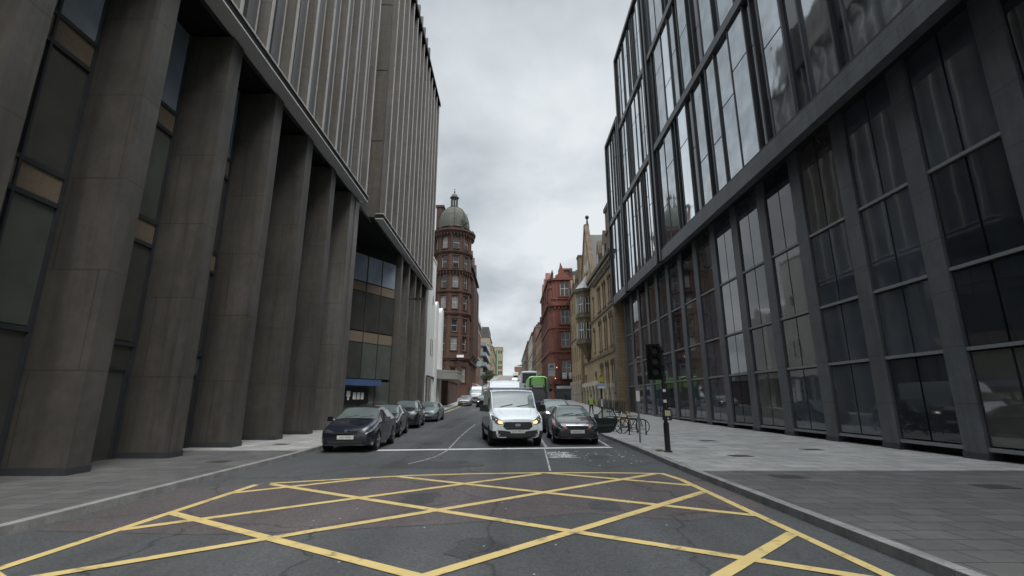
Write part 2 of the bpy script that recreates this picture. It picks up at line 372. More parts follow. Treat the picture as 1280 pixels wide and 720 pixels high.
def wall_holes(mb, fr, u0, u1, z0, z1, holes, depth=.28, m=0):
    us = sorted(set([u0, u1] + [k for h in holes for k in h[:2]])); zs = sorted(set([z0, z1] + [k for h in holes for k in h[2:4]]))
    us = [u for u in us if u0 - 1e-6 <= u <= u1 + 1e-6]; zs = [z for z in zs if z0 - 1e-6 <= z <= z1 + 1e-6]
    for a, b in zip(us, us[1:]):
        run = None
        for c, d in zip(zs, zs[1:]):
            cu, cz = (a + b) / 2, (c + d) / 2
            inside = any(h[0] < cu < h[1] and h[2] < cz < h[3] for h in holes)
            if not inside:
                run = (run[0], d) if run else (c, d)
            if inside and run: mb.fsheet(fr, [(a, run[0]), (b, run[0]), (b, run[1]), (a, run[1])], 0, m); run = None
        if run: mb.fsheet(fr, [(a, run[0]), (b, run[0]), (b, run[1]), (a, run[1])], 0, m)
    for h in holes:
        o = hole_outline(h); n = len(o)
        for i in range(n):
            a, b = o[i], o[(i + 1) % n]
            mb.add([fr.pt(a[0], a[1], 0), fr.pt(b[0], b[1], 0), fr.pt(b[0], b[1], -depth), fr.pt(a[0], a[1], -depth)], [(0, 1, 2, 3)], m)
        if h[4] != 'rect':
            arc = o[2:]; k = len(arc) // 2
            mb.fsheet(fr, [(h[1], h[3])] + [arc[i] for i in range(k, -1, -1)], 0, m)
            mb.fsheet(fr, [(h[0], h[3])] + [arc[i] for i in range(len(arc) - 1, k - 1, -1)], 0, m)

def window(fr, h, parent, depth=.22, fm=None, gm=None, sub=True, style='sash', name='window'):
    fm = fm or M['frame_white']; gm = gm or M['pane']
    o = hole_outline(h); c = ((h[0] + h[1]) / 2, (h[2] + h[3]) / 2); t = .055 * min(1.6, max(.8, (h[1] - h[0]) / 1.1))
    w = MB(); n = len(o)
    sx = 1 - 2 * t / (h[1] - h[0]); sz = 1 - 2 * t / (h[3] - h[2])
    inn = [(c[0] + (u - c[0]) * sx, c[1] + (z - c[1]) * sz) for u, z in o]
    for i in range(n):
        j = (i + 1) % n
        w.add([fr.pt(*o[i], -depth), fr.pt(*o[j], -depth), fr.pt(*inn[j], -depth), fr.pt(*inn[i], -depth)], [(0, 1, 2, 3)])
        w.add([fr.pt(*inn[i], -depth), fr.pt(*inn[j], -depth), fr.pt(*inn[j], -depth - .05), fr.pt(*inn[i], -depth - .05)], [(0, 1, 2, 3)])
    mid = h[2] + (h[3] - h[2]) * .5
    if style in ('sash', 'cross'): w.fbox(fr, inn[0][0], inn[1][0], mid - t * .5, mid + t * .5, -depth - .045, -depth - .004)
    if style in ('cross', 'mullion'): w.fbox(fr, c[0] - t * .5, c[0] + t * .5, inn[0][1], h[3] - t - (0 if h[4] == 'rect' else .3), -depth - .046, -depth - .006)
    p = MB(); e = .004
    p.fsheet(fr, inn, -depth - .03)
    if sub:
        f = w.build(name, fm, parent); p.build('pane', gm, f)
    else:
        w.add(p.v, p.f, 1); f = w.build(name, [fm, gm], parent)
    return f

def stone_windows(fr, holes, parent, sub=True, style='sash', fm=None, pale=.3, gm=None, pgm=None):
    for h in holes:
        g = (pgm or M['pane_pale']) if random.random() < pale else (gm or M['pane'])
        window(fr, h, parent, fm=fm or M['frame_white'], gm=g, sub=sub, style=style)

# ------------------------------------------------------------------ setting: ground, road, pavements, markings
ys = [-60, -30, -10, 0, 5, 10, 15, 20, 25, 30, 40, 50, 60, 70, 80, 90, 100, 110, 120, 130, 150, 170, 200, 230, 260, 280, 295, 310, 325, 340, 360, 420]
def strip(name, fa, fb, h, mat, y0=-60, y1=420, mb=None):
    yy = sorted(set([y0, y1] + [y for y in ys if y0 < y < y1])); mb = mb or MB()
    for a, b in zip(yy, yy[1:]):
        mb.add([(fa(a), a, G(a) + h), (fb(a), a, G(a) + h), (fb(b), b, G(b) + h), (fa(b), b, G(b) + h)], [(0, 1, 2, 3)])
    return mb
def struct(mb, name, mat):
    o = mb.build(name, mat); o['kind'] = 'structure'; return o
gm_ = MB(); yy = [-400] + ys + [700, 1400, 3000]
for a, b in zip(yy, yy[1:]):
    for x0, x1 in ((-2500, -300), (-300, -40), (-40, 0), (0, 40), (40, 300), (300, 2500)):
        gm_.add([(x0, a, G(a) - .05), (x1, a, G(a) - .05), (x1, b, G(b) - .05), (x0, b, G(b) - .05)], [(0, 1, 2, 3)])
struct(gm_, 'ground', M['ground'])
struct(strip('road', KL, KR, 0, 0, -60, 170), 'road', M['asphalt'])
struct(strip('road', KL, KR, 0, 0, 170, 420), 'road', weathered('hazed_asphalt', (.17, .16, .155), (.22, .21, .2), scale=.2, bump=0, soot=.2))  # far stretch lightened in colour to stand in for distance haze
KW = .16
for nm, s, ke, out in (('pavement', -1, KL, -40), ('pavement', 1, KR, 40)):
    cut = 11.5 if s > 0 else 16
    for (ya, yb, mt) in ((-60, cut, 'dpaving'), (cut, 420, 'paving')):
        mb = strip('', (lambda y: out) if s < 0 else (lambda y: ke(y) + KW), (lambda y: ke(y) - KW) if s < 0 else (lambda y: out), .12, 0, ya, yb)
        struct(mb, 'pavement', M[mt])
    k = MB(); y2 = sorted(set(ys))
    for a, b in zip(y2, y2[1:]):
        for c in range(max(1, int((b - a) / 1.0)) if b <= 60 else 1):
            n_ = max(1, int((b - a) / 1.0)) if b <= 60 else 1
            p = a + (b - a) * c / n_; q = a + (b - a) * (c + 1) / n_ - (.012 if b <= 60 else 0)
            x0p, x1p, x0q, x1q = ke(p), ke(p) + s * KW, ke(q), ke(q) + s * KW
            z0p, z1p, z0q, z1q = G(p) - .1, G(p) + .123, G(q) - .1, G(q) + .123
            P = [(x0p, p, z0p), (x1p, p, z0p), (x1q, q, z0q), (x0q, q, z0q), (x0p, p, z1p), (x1p, p, z1p), (x1q, q, z1q), (x0q, q, z1q)]
            k.hexa(P)
    struct(k, 'kerb', M['kerb'])

def line(mb, p, q, w, h=.008, seg=1):
    p = Vector((p[0], p[1], 0)); q = Vector((q[0], q[1], 0)); d = (q - p); n = Vector((-d.y, d.x, 0)).normalized() * w / 2
    for i in range(seg):
        a = p + d * i / seg; b = p + d * (i + 1) / seg
        mb.add([(a - n) + Vector((0, 0, G(a.y) + h)), (a + n) + Vector((0, 0, G(a.y) + h)), (b + n) + Vector((0, 0, G(b.y) + h)), (b - n) + Vector((0, 0, G(b.y) + h))], [(0, 1, 2, 3)])

# mauve patch of asphalt under the box
mp_ = MB(); nn = 18
top = [(-6.3, 10.0), (-5.0, 10.55), (-3.5, 11.15), (-2.3, 11.58), (-.9, 11.85), (.9, 12.0), (2.4, 11.98), (3.6, 11.86), (4.2, 11.3)]
bot = [(4.2, 8.2), (2.6, 7.4), (1.2, 7.9), (-.6, 7.3), (-2.4, 6.9), (-4, 6.7), (-6.3, 6.9)]
cx, cy = -.5, 9.3
mp_.add([(x, y, .004) for x, y in top + bot] + [(cx, cy, .004)], [(i, (i + 1) % (len(top) + len(bot)), len(top) + len(bot)) for i in range(len(top) + len(bot))])
struct(mp_, 'road_patch', M['mauve'])
# yellow box: clip diagonals to the box outline
yb = MB()
for a, b in zip(top[1:-1], top[2:-1]): line(yb, a, b, .13, .009)
line(yb, (3.6, 11.9), (3.75, 11.0), .13, .0092); line(yb, (3.75, 11.0), (3.75, 2.5), .13, .0092); line(yb, (-5.2, 10.42), (-5.3, 2.5), .13, .0092)
def diag(p, sl, x0, x1, k):
    f = lambda x: p[1] + sl * (x - p[0])
    lim = lambda x: interp(sorted(top), x)
    pts = []; n = 60
    for i in range(n + 1):
        x = x0 + (x1 - x0) * i / n; y = f(x)
        if 2.2 < y < lim(x) - .02: pts.append((x, y))
    if len(pts) > 2: line(yb, pts[0], pts[-1], .155, .0096 + k * .0012)
for b_, sl_ in ((15.1, -.6), (12.5, -.6), (9.92, -.6), (7.35, -.63), (4.62, -.63), (2.0, -.63)): diag((0, b_), sl_, -5.2, 3.7, 0)   # falling to the right
for b_, sl_ in ((13.8, .83), (11.25, .83), (9.0, .82), (6.0, .97), (3.2, .95), (.6, .95)): diag((0, b_), sl_, -5.2, 3.7, 1)            # rising to the right
struct(yb, 'yellow_box_marking', M['yellow'])
wl = MB()
line(wl, (-5.0, 17.15), (3.75, 18.25), .36, .008)
struct(wl, 'stop_line', M['stopline'])
bl = MB(); line(bl, (3.72, 18.7), (4.0, 24.5), .12, .008); line(bl, (1.35, 18.3), (1.5, 30), .1, .0085, 4); line(bl, (-4.4, 70), (-3.6, 70), .3); line(bl, (-4.0, 73), (-4.0, 78), .15, .0085); line(bl, (-3.7, 60), (-3.3, 64), .13, .0085); line(bl, (1.0, 12.3), (1.26, 18.0), .045, .0082); 
struct(bl, 'lane_marking', M['faint_line'])
cv = MB()
cpts = [(-2.35, 34), (-2.38, 30), (-2.36, 26), (-2.3, 22), (-2.2, 19), (-2.15, 17), (-2.26, 15.3), (-2.5, 14.3), (-2.75, 13.6)]
for a, b in zip(cpts, cpts[1:]): line(cv, a, b, .05, .012)
struct(cv, 'road_seam', M['faint_line'])
yl = MB()
for a, b in zip(range(44, 120, 4), range(48, 124, 4)):
    line(yl, (KL(a) + .3, a), (KL(b) + .3, b), .1); line(yl, (KL(a) + .52, a), (KL(b) + .52, b), .1, .0085)
struct(yl, 'kerb_line', M['yellow'])
# chalk scribbles left by utility surveyors
ck = MB(); rr = random.Random(3)
for i in range(110):
    x = rr.uniform(1.15, 1.85); y = rr.uniform(15.0, 16.6); a = rr.choice([0, .2, 1.4, -.3]); L = rr.uniform(.08, .34)
    line(ck, (x, y), (x + L * math.cos(a), y + L * math.sin(a)), .03, .0075 + i * .00005)
for i in range(26):
    x = rr.uniform(2.0, 4.1); y = rr.uniform(13, 17); line(ck, (x, y), (x + .05, y + .03), .05, .0075)
for i in range(30):
    x = rr.uniform(-4, 4.0); y = rr.uniform(5, 11); line(ck, (x, y), (x + .02, y + .012), .018, .013)
struct(ck, 'chalk_marking', M['white_line'])
# tarmac repairs
rp = MB()
for (x0, x1, y0, y1) in ((-3.4, -1.2, 12.7, 14.3), (-1.8, -.6, 4.2, 5.0), (.2, .9, 20, 33), (-4.4, -3.5, 30, 42)):
    rp.add([(x0, y0, G(y0) + .0035), (x1, y0 + .1, G(y0) + .0035), (x1 + .05, y1, G(y1) + .0035), (x0 + .1, y1 - .1, G(y1) + .0035)], [(0, 1, 2, 3)])
rr = random.Random(21)
for (cx, cy, r_) in ((1.0, 21.5, .5), (2.7, 15.2, .35), (-1.6, 9.0, .4), (1.6, 8.4, .3), (-.4, 6.2, .35), (-3.2, 20, .5)):
    pts = [(cx + r_ * rr.uniform(.6, 1.2) * math.cos(a * .52), cy + 1.5 * r_ * rr.uniform(.6, 1.2) * math.sin(a * .52), .0058) for a in range(12)]
    rp.add(pts, [tuple(range(12))])
struct(rp, 'road_repair', asphalt('repair_asphalt', (.042, .044, .047), (.06, .062, .065)))
# iron covers
mh = MB()
mh.lathe((-1.0, 13.4, .003), [(.33, 0), (.33, .004), (.3, .006)], 20)
mh.box(KR(20) - .5, KR(20) - .08, 20, 20.42, .002, .008)
for x, y in ((6.4, 14.2), (7.6, 19.5), (8.8, 9.2), (5.6, 10.4), (9.6, 16.0)): mh.box(x, x + .6, y, y + .45, .121, .126)
for x, y in ((-7.9, 13.0), (-8.6, 18.0)): mh.box(x, x + .5, y, y + .4, .121, .126)
struct(mh, 'iron_cover', plain('cast_iron', (.05, .048, .046), .6, .3))

# ================================================================== LEFT: bronze finned office
XB = -9.5
LF = Fr((XB, 0), (XB, 1))                        # left frontage, u = street distance
def back_box(mb, fr, u0, u1, z0, z1, d, m=0, front=-.42): mb.fbox(fr, u0, u1, z0, z1, -d, front, m)

b = thing('office_building', 'tall bronze office block with pale vertical fins over a recessed glass entrance on the left', 'building', (XB, 31.7, G(40)))
w = MB(); w.fbox(LF, 31.7, 53.9, 14.4, 38.6, -18, -.0); w.fbox(LF, 31.72, 32.3, 14.45, 38.4, -.9, .04)
w.build('upper_wall', M['louver'], b)
e = MB()
for i in range(4): e.fbox(LF, 31.62, 31.7, 14.4 + i * 6.05, 14.4 + i * 6.05 + 5.98, -1.0, .06)
e.build('end_panel', M['bronze_brown'], b)
nf = 13
for i in range(nf):
    u = 32.2 + i * (53.6 - 32.2) / (nf - 1); f = MB()
    f.fbox(LF, u - .08, u + .08, 14.5, 38.5, .005, .42)
    f.fbox(LF, u + .28, u + .85, 14.5, 38.5, .004, .1, 1)
    o = f.build('fin', [M['bronze'], M['louver']], b)
    g = MB(); g.fbox(LF, u - .085, u + .06, 14.52, 38.48, .42, .47); g.fbox(LF, u + .25, u + .3, 14.52, 38.48, .1, .16); g.build('fin_edge', M['fin'], o)
t_ = MB(); t_.fbox(LF, 31.6, 54.0, 14.24, 14.3, -.1, .47); t_.fbox(LF, 31.6, 54.0, 14.3, 14.62, -.1, .45, 1); t_.fbox(LF, 31.6, 54.0, 14.62, 14.67, -.1, .49)
t_.build('soffit_trim', [M['trim'], M['soffit']], b)
t_ = MB(); t_.fbox(LF, 31.6, 54.05, 38.58, 39.0, -.6, .55); t_.build('roof_coping', M['blackm'], b)
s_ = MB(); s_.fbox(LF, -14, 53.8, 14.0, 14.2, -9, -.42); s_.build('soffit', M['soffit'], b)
p_ = MB(); p_.fbox(LF, 33, 53.0, 38.4, 46.2, -14, -1.15)
for i in range(12): p_.fbox(LF, 33.5 + i * 1.7, 33.75 + i * 1.7, 38.6, 46.0, -1.15, -.8)
p_.build('rooftop_block', M['bronze'], b)
for i in range(5):
    u = 40.0 + i * 3.05; c = MB(); c.fbox(LF, u, u + .55, -.3, 14.2, -1.5, .0); c.fbox(LF, u + .55, u + .75, -.3, 14.2, -1.5, -.5)
    c.build('column', M['bronze_brown'] if i % 2 == 0 else M['bronze'], b)
    ue = min(u + 3.05, 52.75); g = MB(); g.fbox(LF, u + .75, max(ue, u + .8), -.3, 14.1, -1.5, -1.4)
    for k in (3.3, 6.5, 9.6): g.fbox(LF, u + .75, max(ue, u + .8), k, k + .12, -1.4, -1.36, 1)
    g.build('window', [M['lobbylow'], M['black']], b)
c = MB(); c.fbox(LF, 52.8, 53.9, -.3, 14.2, -9, -.02); c.build('corner_pier', M['louver'], b)
# splayed glass screen of the entrance
SG = Fr((-14.6, 31.2), (-9.8, 39.3))
npn = 6
for i in range(npn):
    for k, (za, zb) in enumerate(((0, 3.1), (3.25, 6.0), (6.9, 10.0), (10.8, 13.0))):
        u0 = SG.len * i / npn; u1 = SG.len * (i + 1) / npn; g = MB()
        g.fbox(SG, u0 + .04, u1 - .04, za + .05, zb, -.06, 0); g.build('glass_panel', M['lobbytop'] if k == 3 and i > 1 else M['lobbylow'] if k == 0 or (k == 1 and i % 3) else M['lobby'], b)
m_ = MB()
for i in range(npn + 1): m_.fbox(SG, SG.len * i / npn - .03, SG.len * i / npn + .03, 0, 13, -.1, .05)
m_.build('mullion', M['frame_dark'], b)
for za, zb in ((6.05, 6.85), (10.05, 10.75)):
    g = MB()
    for i in range(npn): g.fbox(SG, SG.len * i / npn + .05, SG.len * (i + 1) / npn - .05, za, zb, -.05, .03)
    g.build('spandrel_band', M['beige'], b)
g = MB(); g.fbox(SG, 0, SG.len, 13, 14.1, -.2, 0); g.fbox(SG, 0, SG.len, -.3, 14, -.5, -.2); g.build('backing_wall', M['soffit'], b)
g = MB(); g.fbox(SG, 2.2, SG.len - 1.6, 2.75, 3.2, .05, .7); g.build('reflected_canopy', M['blue'], b)  # canopy, sign, post and strip are solid shapes standing in for reflections
g = MB(); g.fbox(SG, 4.6, 7.1, 1.4, 2.6, .06, .14); o = g.build('reflected_sign', M['black'], b)
g = MB(); g.fbox(SG, 5.0, 5.35, 1.95, 2.35, .142, .155); g.fbox(SG, 5.1, 5.25, 1.7, 1.95, .142, .155)
for i in range(3): g.fbox(SG, 5.6 + i * .38, 5.88 + i * .38, 1.75, 2.25, .142, .152)
g.build('reflected_emblem', M['white_sign'], o)
g = MB(); g.fbox(SG, 3.1, 3.35, .1, 2.75, .1, .3); g.build('reflected_post', plain('reflected_post_yellow', (.2, .19, .05), .5), b)
g = MB(); g.fbox(SG, 3.5, 3.58, 3.6, 5.2, .06, .12); g.build('reflected_strip', plain('reflected_strip', (.8, .8, .8), .5, emit=(1, 1, 1), es=.6), b)
g = MB(); g.cyl(LF.pt(43.4, 10.95, -.4), LF.pt(43.4, 10.95, .9), .06); g.box(-9.0, -8.2, 43.2, 43.6, 10.85, 11.0); g.build('wall_lamp', M['black'], b)

# nearer half of the office (block A)
a = thing('office_building', 'nearest bronze finned office block on the left, standing on tall columns before the glass entrance', 'building', (XB, 4, 0))
w = MB(); w.fbox(LF, -14, 27.9, 14.1, 42, -18, 0); w.fbox(LF, 27.9, 31.6, 14.0, 40, -18, -1.3); w.fbox(LF, -14, 26.3, -.3, 14.1, -18, -1.7)
w.build('upper_wall', M['louver'], a)
for i in range(23):
    u = 27.6 - i * 1.78; f = MB(); f.fbox(LF, u - .09, u + .09, 14.3, 42, .005, .42); f.fbox(LF, u - .95, u - .35, 14.3, 42, .004, .1, 1)
    o = f.build('fin', [M['bronze'], M['louver']], a)
    g = MB(); g.fbox(LF, u - .06, u + .06, 14.32, 41.9, .42, .47); g.fbox(LF, u - .37, u - .33, 14.3, 41.9, .1, .14); g.build('fin_edge', M['fin'], o)
t_ = MB(); t_.fbox(LF, -14, 28.0, 13.92, 13.98, -.1, .47); t_.fbox(LF, -14, 28.0, 13.98, 14.28, -.1, .45, 1); t_.fbox(LF, -14, 28.0, 14.28, 14.33, -.1, .49); t_.build('soffit_trim', [M['trim'], M['soffit']], a)
c = MB(); c.fbox(LF, 26.3, 27.9, -.3, 13.9, -1.4, -.01); c.fbox(LF, 27.1, 27.3, -.3, 13.9, -.01, .03); c.build('corner_pier', M['bronze'], a)
for i in range(12):
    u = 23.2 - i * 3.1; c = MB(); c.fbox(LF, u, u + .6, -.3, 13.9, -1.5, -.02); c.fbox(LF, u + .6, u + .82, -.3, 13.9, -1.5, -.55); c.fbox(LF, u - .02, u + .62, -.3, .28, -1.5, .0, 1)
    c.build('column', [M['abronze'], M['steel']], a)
    for k, (za, zb) in enumerate(((.1, 3.2), (3.35, 6.2), (7.0, 10.0), (10.8, 13.9))):
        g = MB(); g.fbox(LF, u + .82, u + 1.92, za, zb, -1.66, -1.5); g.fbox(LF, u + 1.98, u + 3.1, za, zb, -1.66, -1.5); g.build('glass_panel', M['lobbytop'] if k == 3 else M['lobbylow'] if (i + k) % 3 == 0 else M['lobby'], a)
    g = MB(); g.fbox(LF, u + .82, u + 3.1, 6.25, 6.95, -1.66, -1.47); g.build('spandrel_band', M['beige'], a)
    g = MB(); g.fbox(LF, u + .82, u + 3.1, 10.05, 10.75, -1.66, -1.47); g.build('spandrel_band', M['beige'], a)
    g = MB(); g.fbox(LF, u + 1.92, u + 1.98, .1, 13.9, -1.66, -1.42); g.fbox(LF, u + .83, u + .9, .1, 13.9, -1.5, -1.42); g.fbox(LF, u + 3.02, u + 3.09, .1, 13.9, -1.5, -1.42)
    for z in (3.2, 6.2, 6.95, 10.0, 10.75): g.fbox(LF, u + .91, u + 3.01, z, z + .12, -1.6, -1.43)
    g.build('window_frame', M['steel'], a)
    if i in (3, 4):
        g = MB(); g.fbox(LF, u + 1.0, u + 2.9, .1, 2.5, -1.48, -1.45); dd_ = g.build('entrance_door', M['lobby'], a)
        g = MB()
        for du in (1.0, 1.93, 2.84): g.fbox(LF, u + du, u + du + .06, .1, 2.5, -1.449, -1.4)
        g.fbox(LF, u + 1.0, u + 2.9, 2.5, 2.58, -1.449, -1.4); g.build('door_frame', M['steel'], dd_)
        g = MB()
        for du in (1.82, 2.08): g.cyl(LF.pt(u + du, .9, -1.38), LF.pt(u + du, 1.5, -1.38), .015, .015, 6)
        g.build('door_handle', M['chrome'], dd_)

# ================================================================== LEFT: white rendered building with canopy
WB = thing('white_building', 'white rendered building with rounded wall fins beyond the bronze office', 'building', (XB, 54, G(60)))
w = MB(); w.fbox(LF, 54.05, 59.4, 0, 18.9, -14, -.05); w.fbox(LF, 54.1, 59.3, 18.9, 19.15, -14, .02); w.fbox(LF, 59.4, 69.5, 0, 13.4, -14, -.6)
w.build('wall', M['whitewall'], WB)
for u in (60.6, 65.2):
    f = MB(); pts = [(0, .3), (1.6, .3)] + [(.8 + .8 * math.cos(math.pi * i / 12), 13.6 + .8 * math.sin(math.pi * i / 12)) for i in range(13)]
    f.fpoly(LF, [(u + p[0] * 1.2, p[1] if p[1] < 14 else p[1]) for p in pts], -3, .0); f.build('rounded_fin', M['whitewall'], WB)
for u in (57.0, 58.2):
    f = MB(); f.fbox(LF, u, u + .35, 6.9, 8.9, -.06, -.035); f.build('slit_window', M['pane_dark'], WB)
f = MB(); f.fbox(LF, 57.5, 57.9, 13.2, 14.3, -.06, -.03); f.build('vent', M['black'], WB)
f = MB(); f.fbox(LF, 54.6, 58.5, .5, 4.3, -.06, -.03); f.fbox(LF, 61.9, 64.8, .5, 4.3, -.6, -.56); o = f.build('entrance_door', M['pane_dark'], WB)
for u in (55.6, 57.2): g = MB(); g.fbox(LF, u, u + .25, .5, 4.3, -.03, .12); g.build('door_pillar', M['greystone'], o)
f = MB(); f.fpoly(Fr((-11, 63.2), (-6.9, 63.2)), [(0, 4.5), (4.1, 4.35), (4.1, 5.45), (0, 5.75)], -6.3, 0); f.fbox(Fr((-11, 63.2), (-6.9, 63.2)), .05, 4.14, 5.3, 5.5, -6.3, .03)
f.build('canopy', M['canopy'], WB)
f = MB(); f.box(-12, -9.52, 55, 63, 4.25, 4.5); f.build('lower_canopy', M['black'], WB)
PB = thing('wall_block', 'low brown sandstone forecourt wall under the pale canopy', 'wall', (-9, 72, G(72)))
f = MB(); f.box(-13, -9.0, 70.2, 84, 0, 4.4); f.build('wall', M['redstone'], PB)
f = MB(); f.box(-11.6, -10.2, 70.12, 70.18, 2.2, 3.6); f.build('window', M['pane_dark'], PB)
f = MB(); f.box(-13.1, -8.9, 70.1, 84.1, 4.4, 4.6); f.build('coping', M['redtrim'], PB)

# ================================================================== round domed corner tower builder
def dome_building(label, ctr, r, z0, floors, cornices, dome, stone, trim, lead, cat='building', nside=16, wz=None, gm=None, fm=None, name='corner_building', group=None, pale=.3, sc_=1.0, aoff=0, ds=1.0):
    """floors: (sill, head); cornices: (z, projection, height); dome: (z_base, height, cupola_height)"""
    T = thing(name, label, cat, (ctr[0], ctr[1], z0), group=group)
    wl_ = MB(); zt = dome[0]
    step = 2 * math.pi / nside; side = 2 * r * math.sin(step / 2)
    for i in range(nside):
        a0 = -math.pi / 2 + aoff + step * (i - .5); a1 = a0 + step
        p = (ctr[0] + r * math.cos(a0), ctr[1] + r * math.sin(a0)); q = (ctr[0] + r * math.cos(a1), ctr[1] + r * math.sin(a1))
        fr = Fr(p, q); mid = (a0 + a1) / 2
        vis = math.sin(mid) < .3
        holes = []
        if vis and i % 2 == 0 and wz is None or (wz and i in wz):
            ww = min(side * .6, 1.25 * sc_)
            for k, (s0, s1) in enumerate(floors):
                kind = 'arch' if k == len(floors) - 1 else 'rect'
                holes.append((fr.len / 2 - ww / 2, fr.len / 2 + ww / 2, s0, s1, kind))
        wall_holes(wl_, fr, 0, fr.len, z0, zt, holes, .35 * sc_)
        for h in holes:
            window(fr, h, T, depth=.25 * sc_, fm=fm or M['frame_white'], gm=(gm or M['pane']) if random.random() > pale else (gm or M['pane_pale']))
            sl = MB(); sl.fbox(fr, h[0] - .15, h[1] + .15, h[2] - .22, h[2] - .02, 0, .16); sl.fbox(fr, h[0] - .2, h[1] + .2, h[3] + .12, h[3] + .36, 0, .13)
            for s in (h[0] - .2, h[1] + .02): sl.fbox(fr, s, s + .18, h[2] - .02, h[3] + .12, 0, .07)
            sl.build('window_surround', trim, T)
        if vis:   # pilaster strips at the facet edges
            pl = MB(); pl.fbox(fr, .02, .4 * sc_, floors[-1][0] - 1 * sc_, floors[-1][1] + .8 * sc_, 0, .22 * sc_)
            pl.build('pilaster', trim, T)
    wl_.build('wall', stone, T)
    for z, pr, h in cornices:
        c_ = MB(); c_.lathe((ctr[0], ctr[1], z), [(r - .1, 0), (r + pr * .4, .0), (r + pr * .6, h * .35), (r + pr, h * .6), (r + pr, h), (r - .1, h + .02)], 32, 0, 0, False)
        if pr > .4:
            for i in range(40):
                a = 2 * math.pi * i / 40; x, y = ctr[0] + (r + pr * .55) * math.cos(a), ctr[1] + (r + pr * .55) * math.sin(a)
                c_.cyl((x, y, z - .45 * sc_), (x, y, z + .02), .14 * sc_, .2 * sc_, 5)
        c_.build('cornice', trim, T)
    zb, dh, ch = dome
    fl_ = MB(); fl_.lathe((ctr[0], ctr[1], zt - .02), [(r * 1.0, 0), (r * .6, .06)], 24); fl_.build('gutter', lead, T)
    r0_ = r; r = r * ds; d_ = MB(); prof = [(r * 1.06, -.1), (r * 1.06, dh * .06)]
    for i in range(11):
        t = i / 10; prof.append((r * (.98 * math.cos(t * math.pi / 2) ** .75 if t < 1 else 0) * 1.0 + .14 * r, dh * (.06 + .94 * math.sin(t * math.pi / 2) ** .95)))
    d_.lathe((ctr[0], ctr[1], zb), prof, 32)
    do = d_.build('dome', lead, T, smooth=50)
    for i in range(8):
        a = 2 * math.pi * i / 8 + .2; rb = MB(); pr_ = None
        for rr_, z in prof[2:-1]:
            pt = Vector((ctr[0] + (rr_ + .03) * math.cos(a), ctr[1] + (rr_ + .03) * math.sin(a), zb + z))
            if pr_ is not None: rb.cyl(pr_, pt, .13 * sc_, .13 * sc_, 5)
            pr_ = pt
        rb.build('rib', lead, do)
    zc = zb + dh; q = r * .24
    cu = MB(); cu.lathe((ctr[0], ctr[1], zc - .2), [(q * 1.5, 0), (q * 1.5, ch * .1), (q * 1.15, ch * .12), (q * 1.15, ch * .17)], 16)
    co = cu.build('cupola', lead, T, smooth=40); cu = MB()
    cu.lathe((ctr[0], ctr[1], zc + ch * .52), [(q * 1.3, 0), (q * 1.4, ch * .03), (q * 1.1, ch * .06), (q * 1.0, ch * .12), (q * .7, ch * .2), (q * .2, ch * .25), (.05, ch * .27)], 16)
    cu.build('cupola_cap', lead, co, smooth=40)
    for i in range(8):
        a = 2 * math.pi * i / 8; cl_ = MB(); x, y = ctr[0] + q * .95 * math.cos(a), ctr[1] + q * .95 * math.sin(a)
        cl_.cyl((x, y, zc + ch * .13), (x, y, zc + ch * .54), q * .16, q * .13, 6); cl_.build('cupola_column', lead, co)
    cc_ = MB(); cc_.cyl((ctr[0], ctr[1], zc), (ctr[0], ctr[1], zc + ch * .52), q * .3, q * .3, 8); cc_.build('cupola_core', lead, co)
    fi = MB(); fi.cyl((ctr[0], ctr[1], zc + ch * .76), (ctr[0], ctr[1], zc + ch), .07 * sc_, .03 * sc_, 6); fi.ball((ctr[0], ctr[1], zc + ch * .85), .2 * sc_); fi.ball((ctr[0], ctr[1], zc + ch * .97), .13 * sc_)
    fi.build('finial', M['black'], co)
    return T

DT = dome_building('red sandstone corner building with a weathered grey dome and cupola', (-12.6, 100), 4.15, 1.2,
    [(5.2, 8.2), (11.6, 14.3), (15.4, 18.0), (20.2, 22.9), (24.7, 27.4), (29.0, 31.6), (33.3, 35.9)],
    [(9.6, .35, .6), (18.9, .3, .5), (23.6, .25, .4), (28.0, .5, .5), (32.2, .35, .5), (36.6, .8, .9)], (38.2, 5.6, 4.9), M['redstone'], M['redtrim'], M['lead'], wz=(0, 1, 2, 8, 9), nside=10, aoff=R(-18), ds=.75, pale=.15)
# parapet block and chimney beside the dome
f = MB(); f.box(-16.4, -14.9, 99, 103, 38, 43.8); f.box(-16.6, -14.7, 98.8, 103.2, 43.8, 44.3); f.build('chimney_stack', M['redtrim'], DT)
# overgrowth on the parapet
f = MB(); rr = random.Random(11)
for (ax, ay, az, n_) in ((-9.6, 97.2, 39.2, 90), (-8.35, 100, 37.6, 60), (-10.2, 96.8, 40.2, 60)):
    for i in range(n_):
        c = Vector((ax + rr.gauss(0, .35), ay + rr.gauss(0, .35), az + rr.gauss(0, .55))); q = Vector((rr.uniform(-1, 1), rr.uniform(-1, 1), rr.uniform(-1, 1))) * .2; s = Vector((rr.uniform(-1, 1), rr.uniform(-1, 1), rr.uniform(-1, 1))) * .2
        f.add([c - q, c + s, c + q], [(0, 1, 2)])
f.build('rooftop_weeds', M['leaf'], DT)
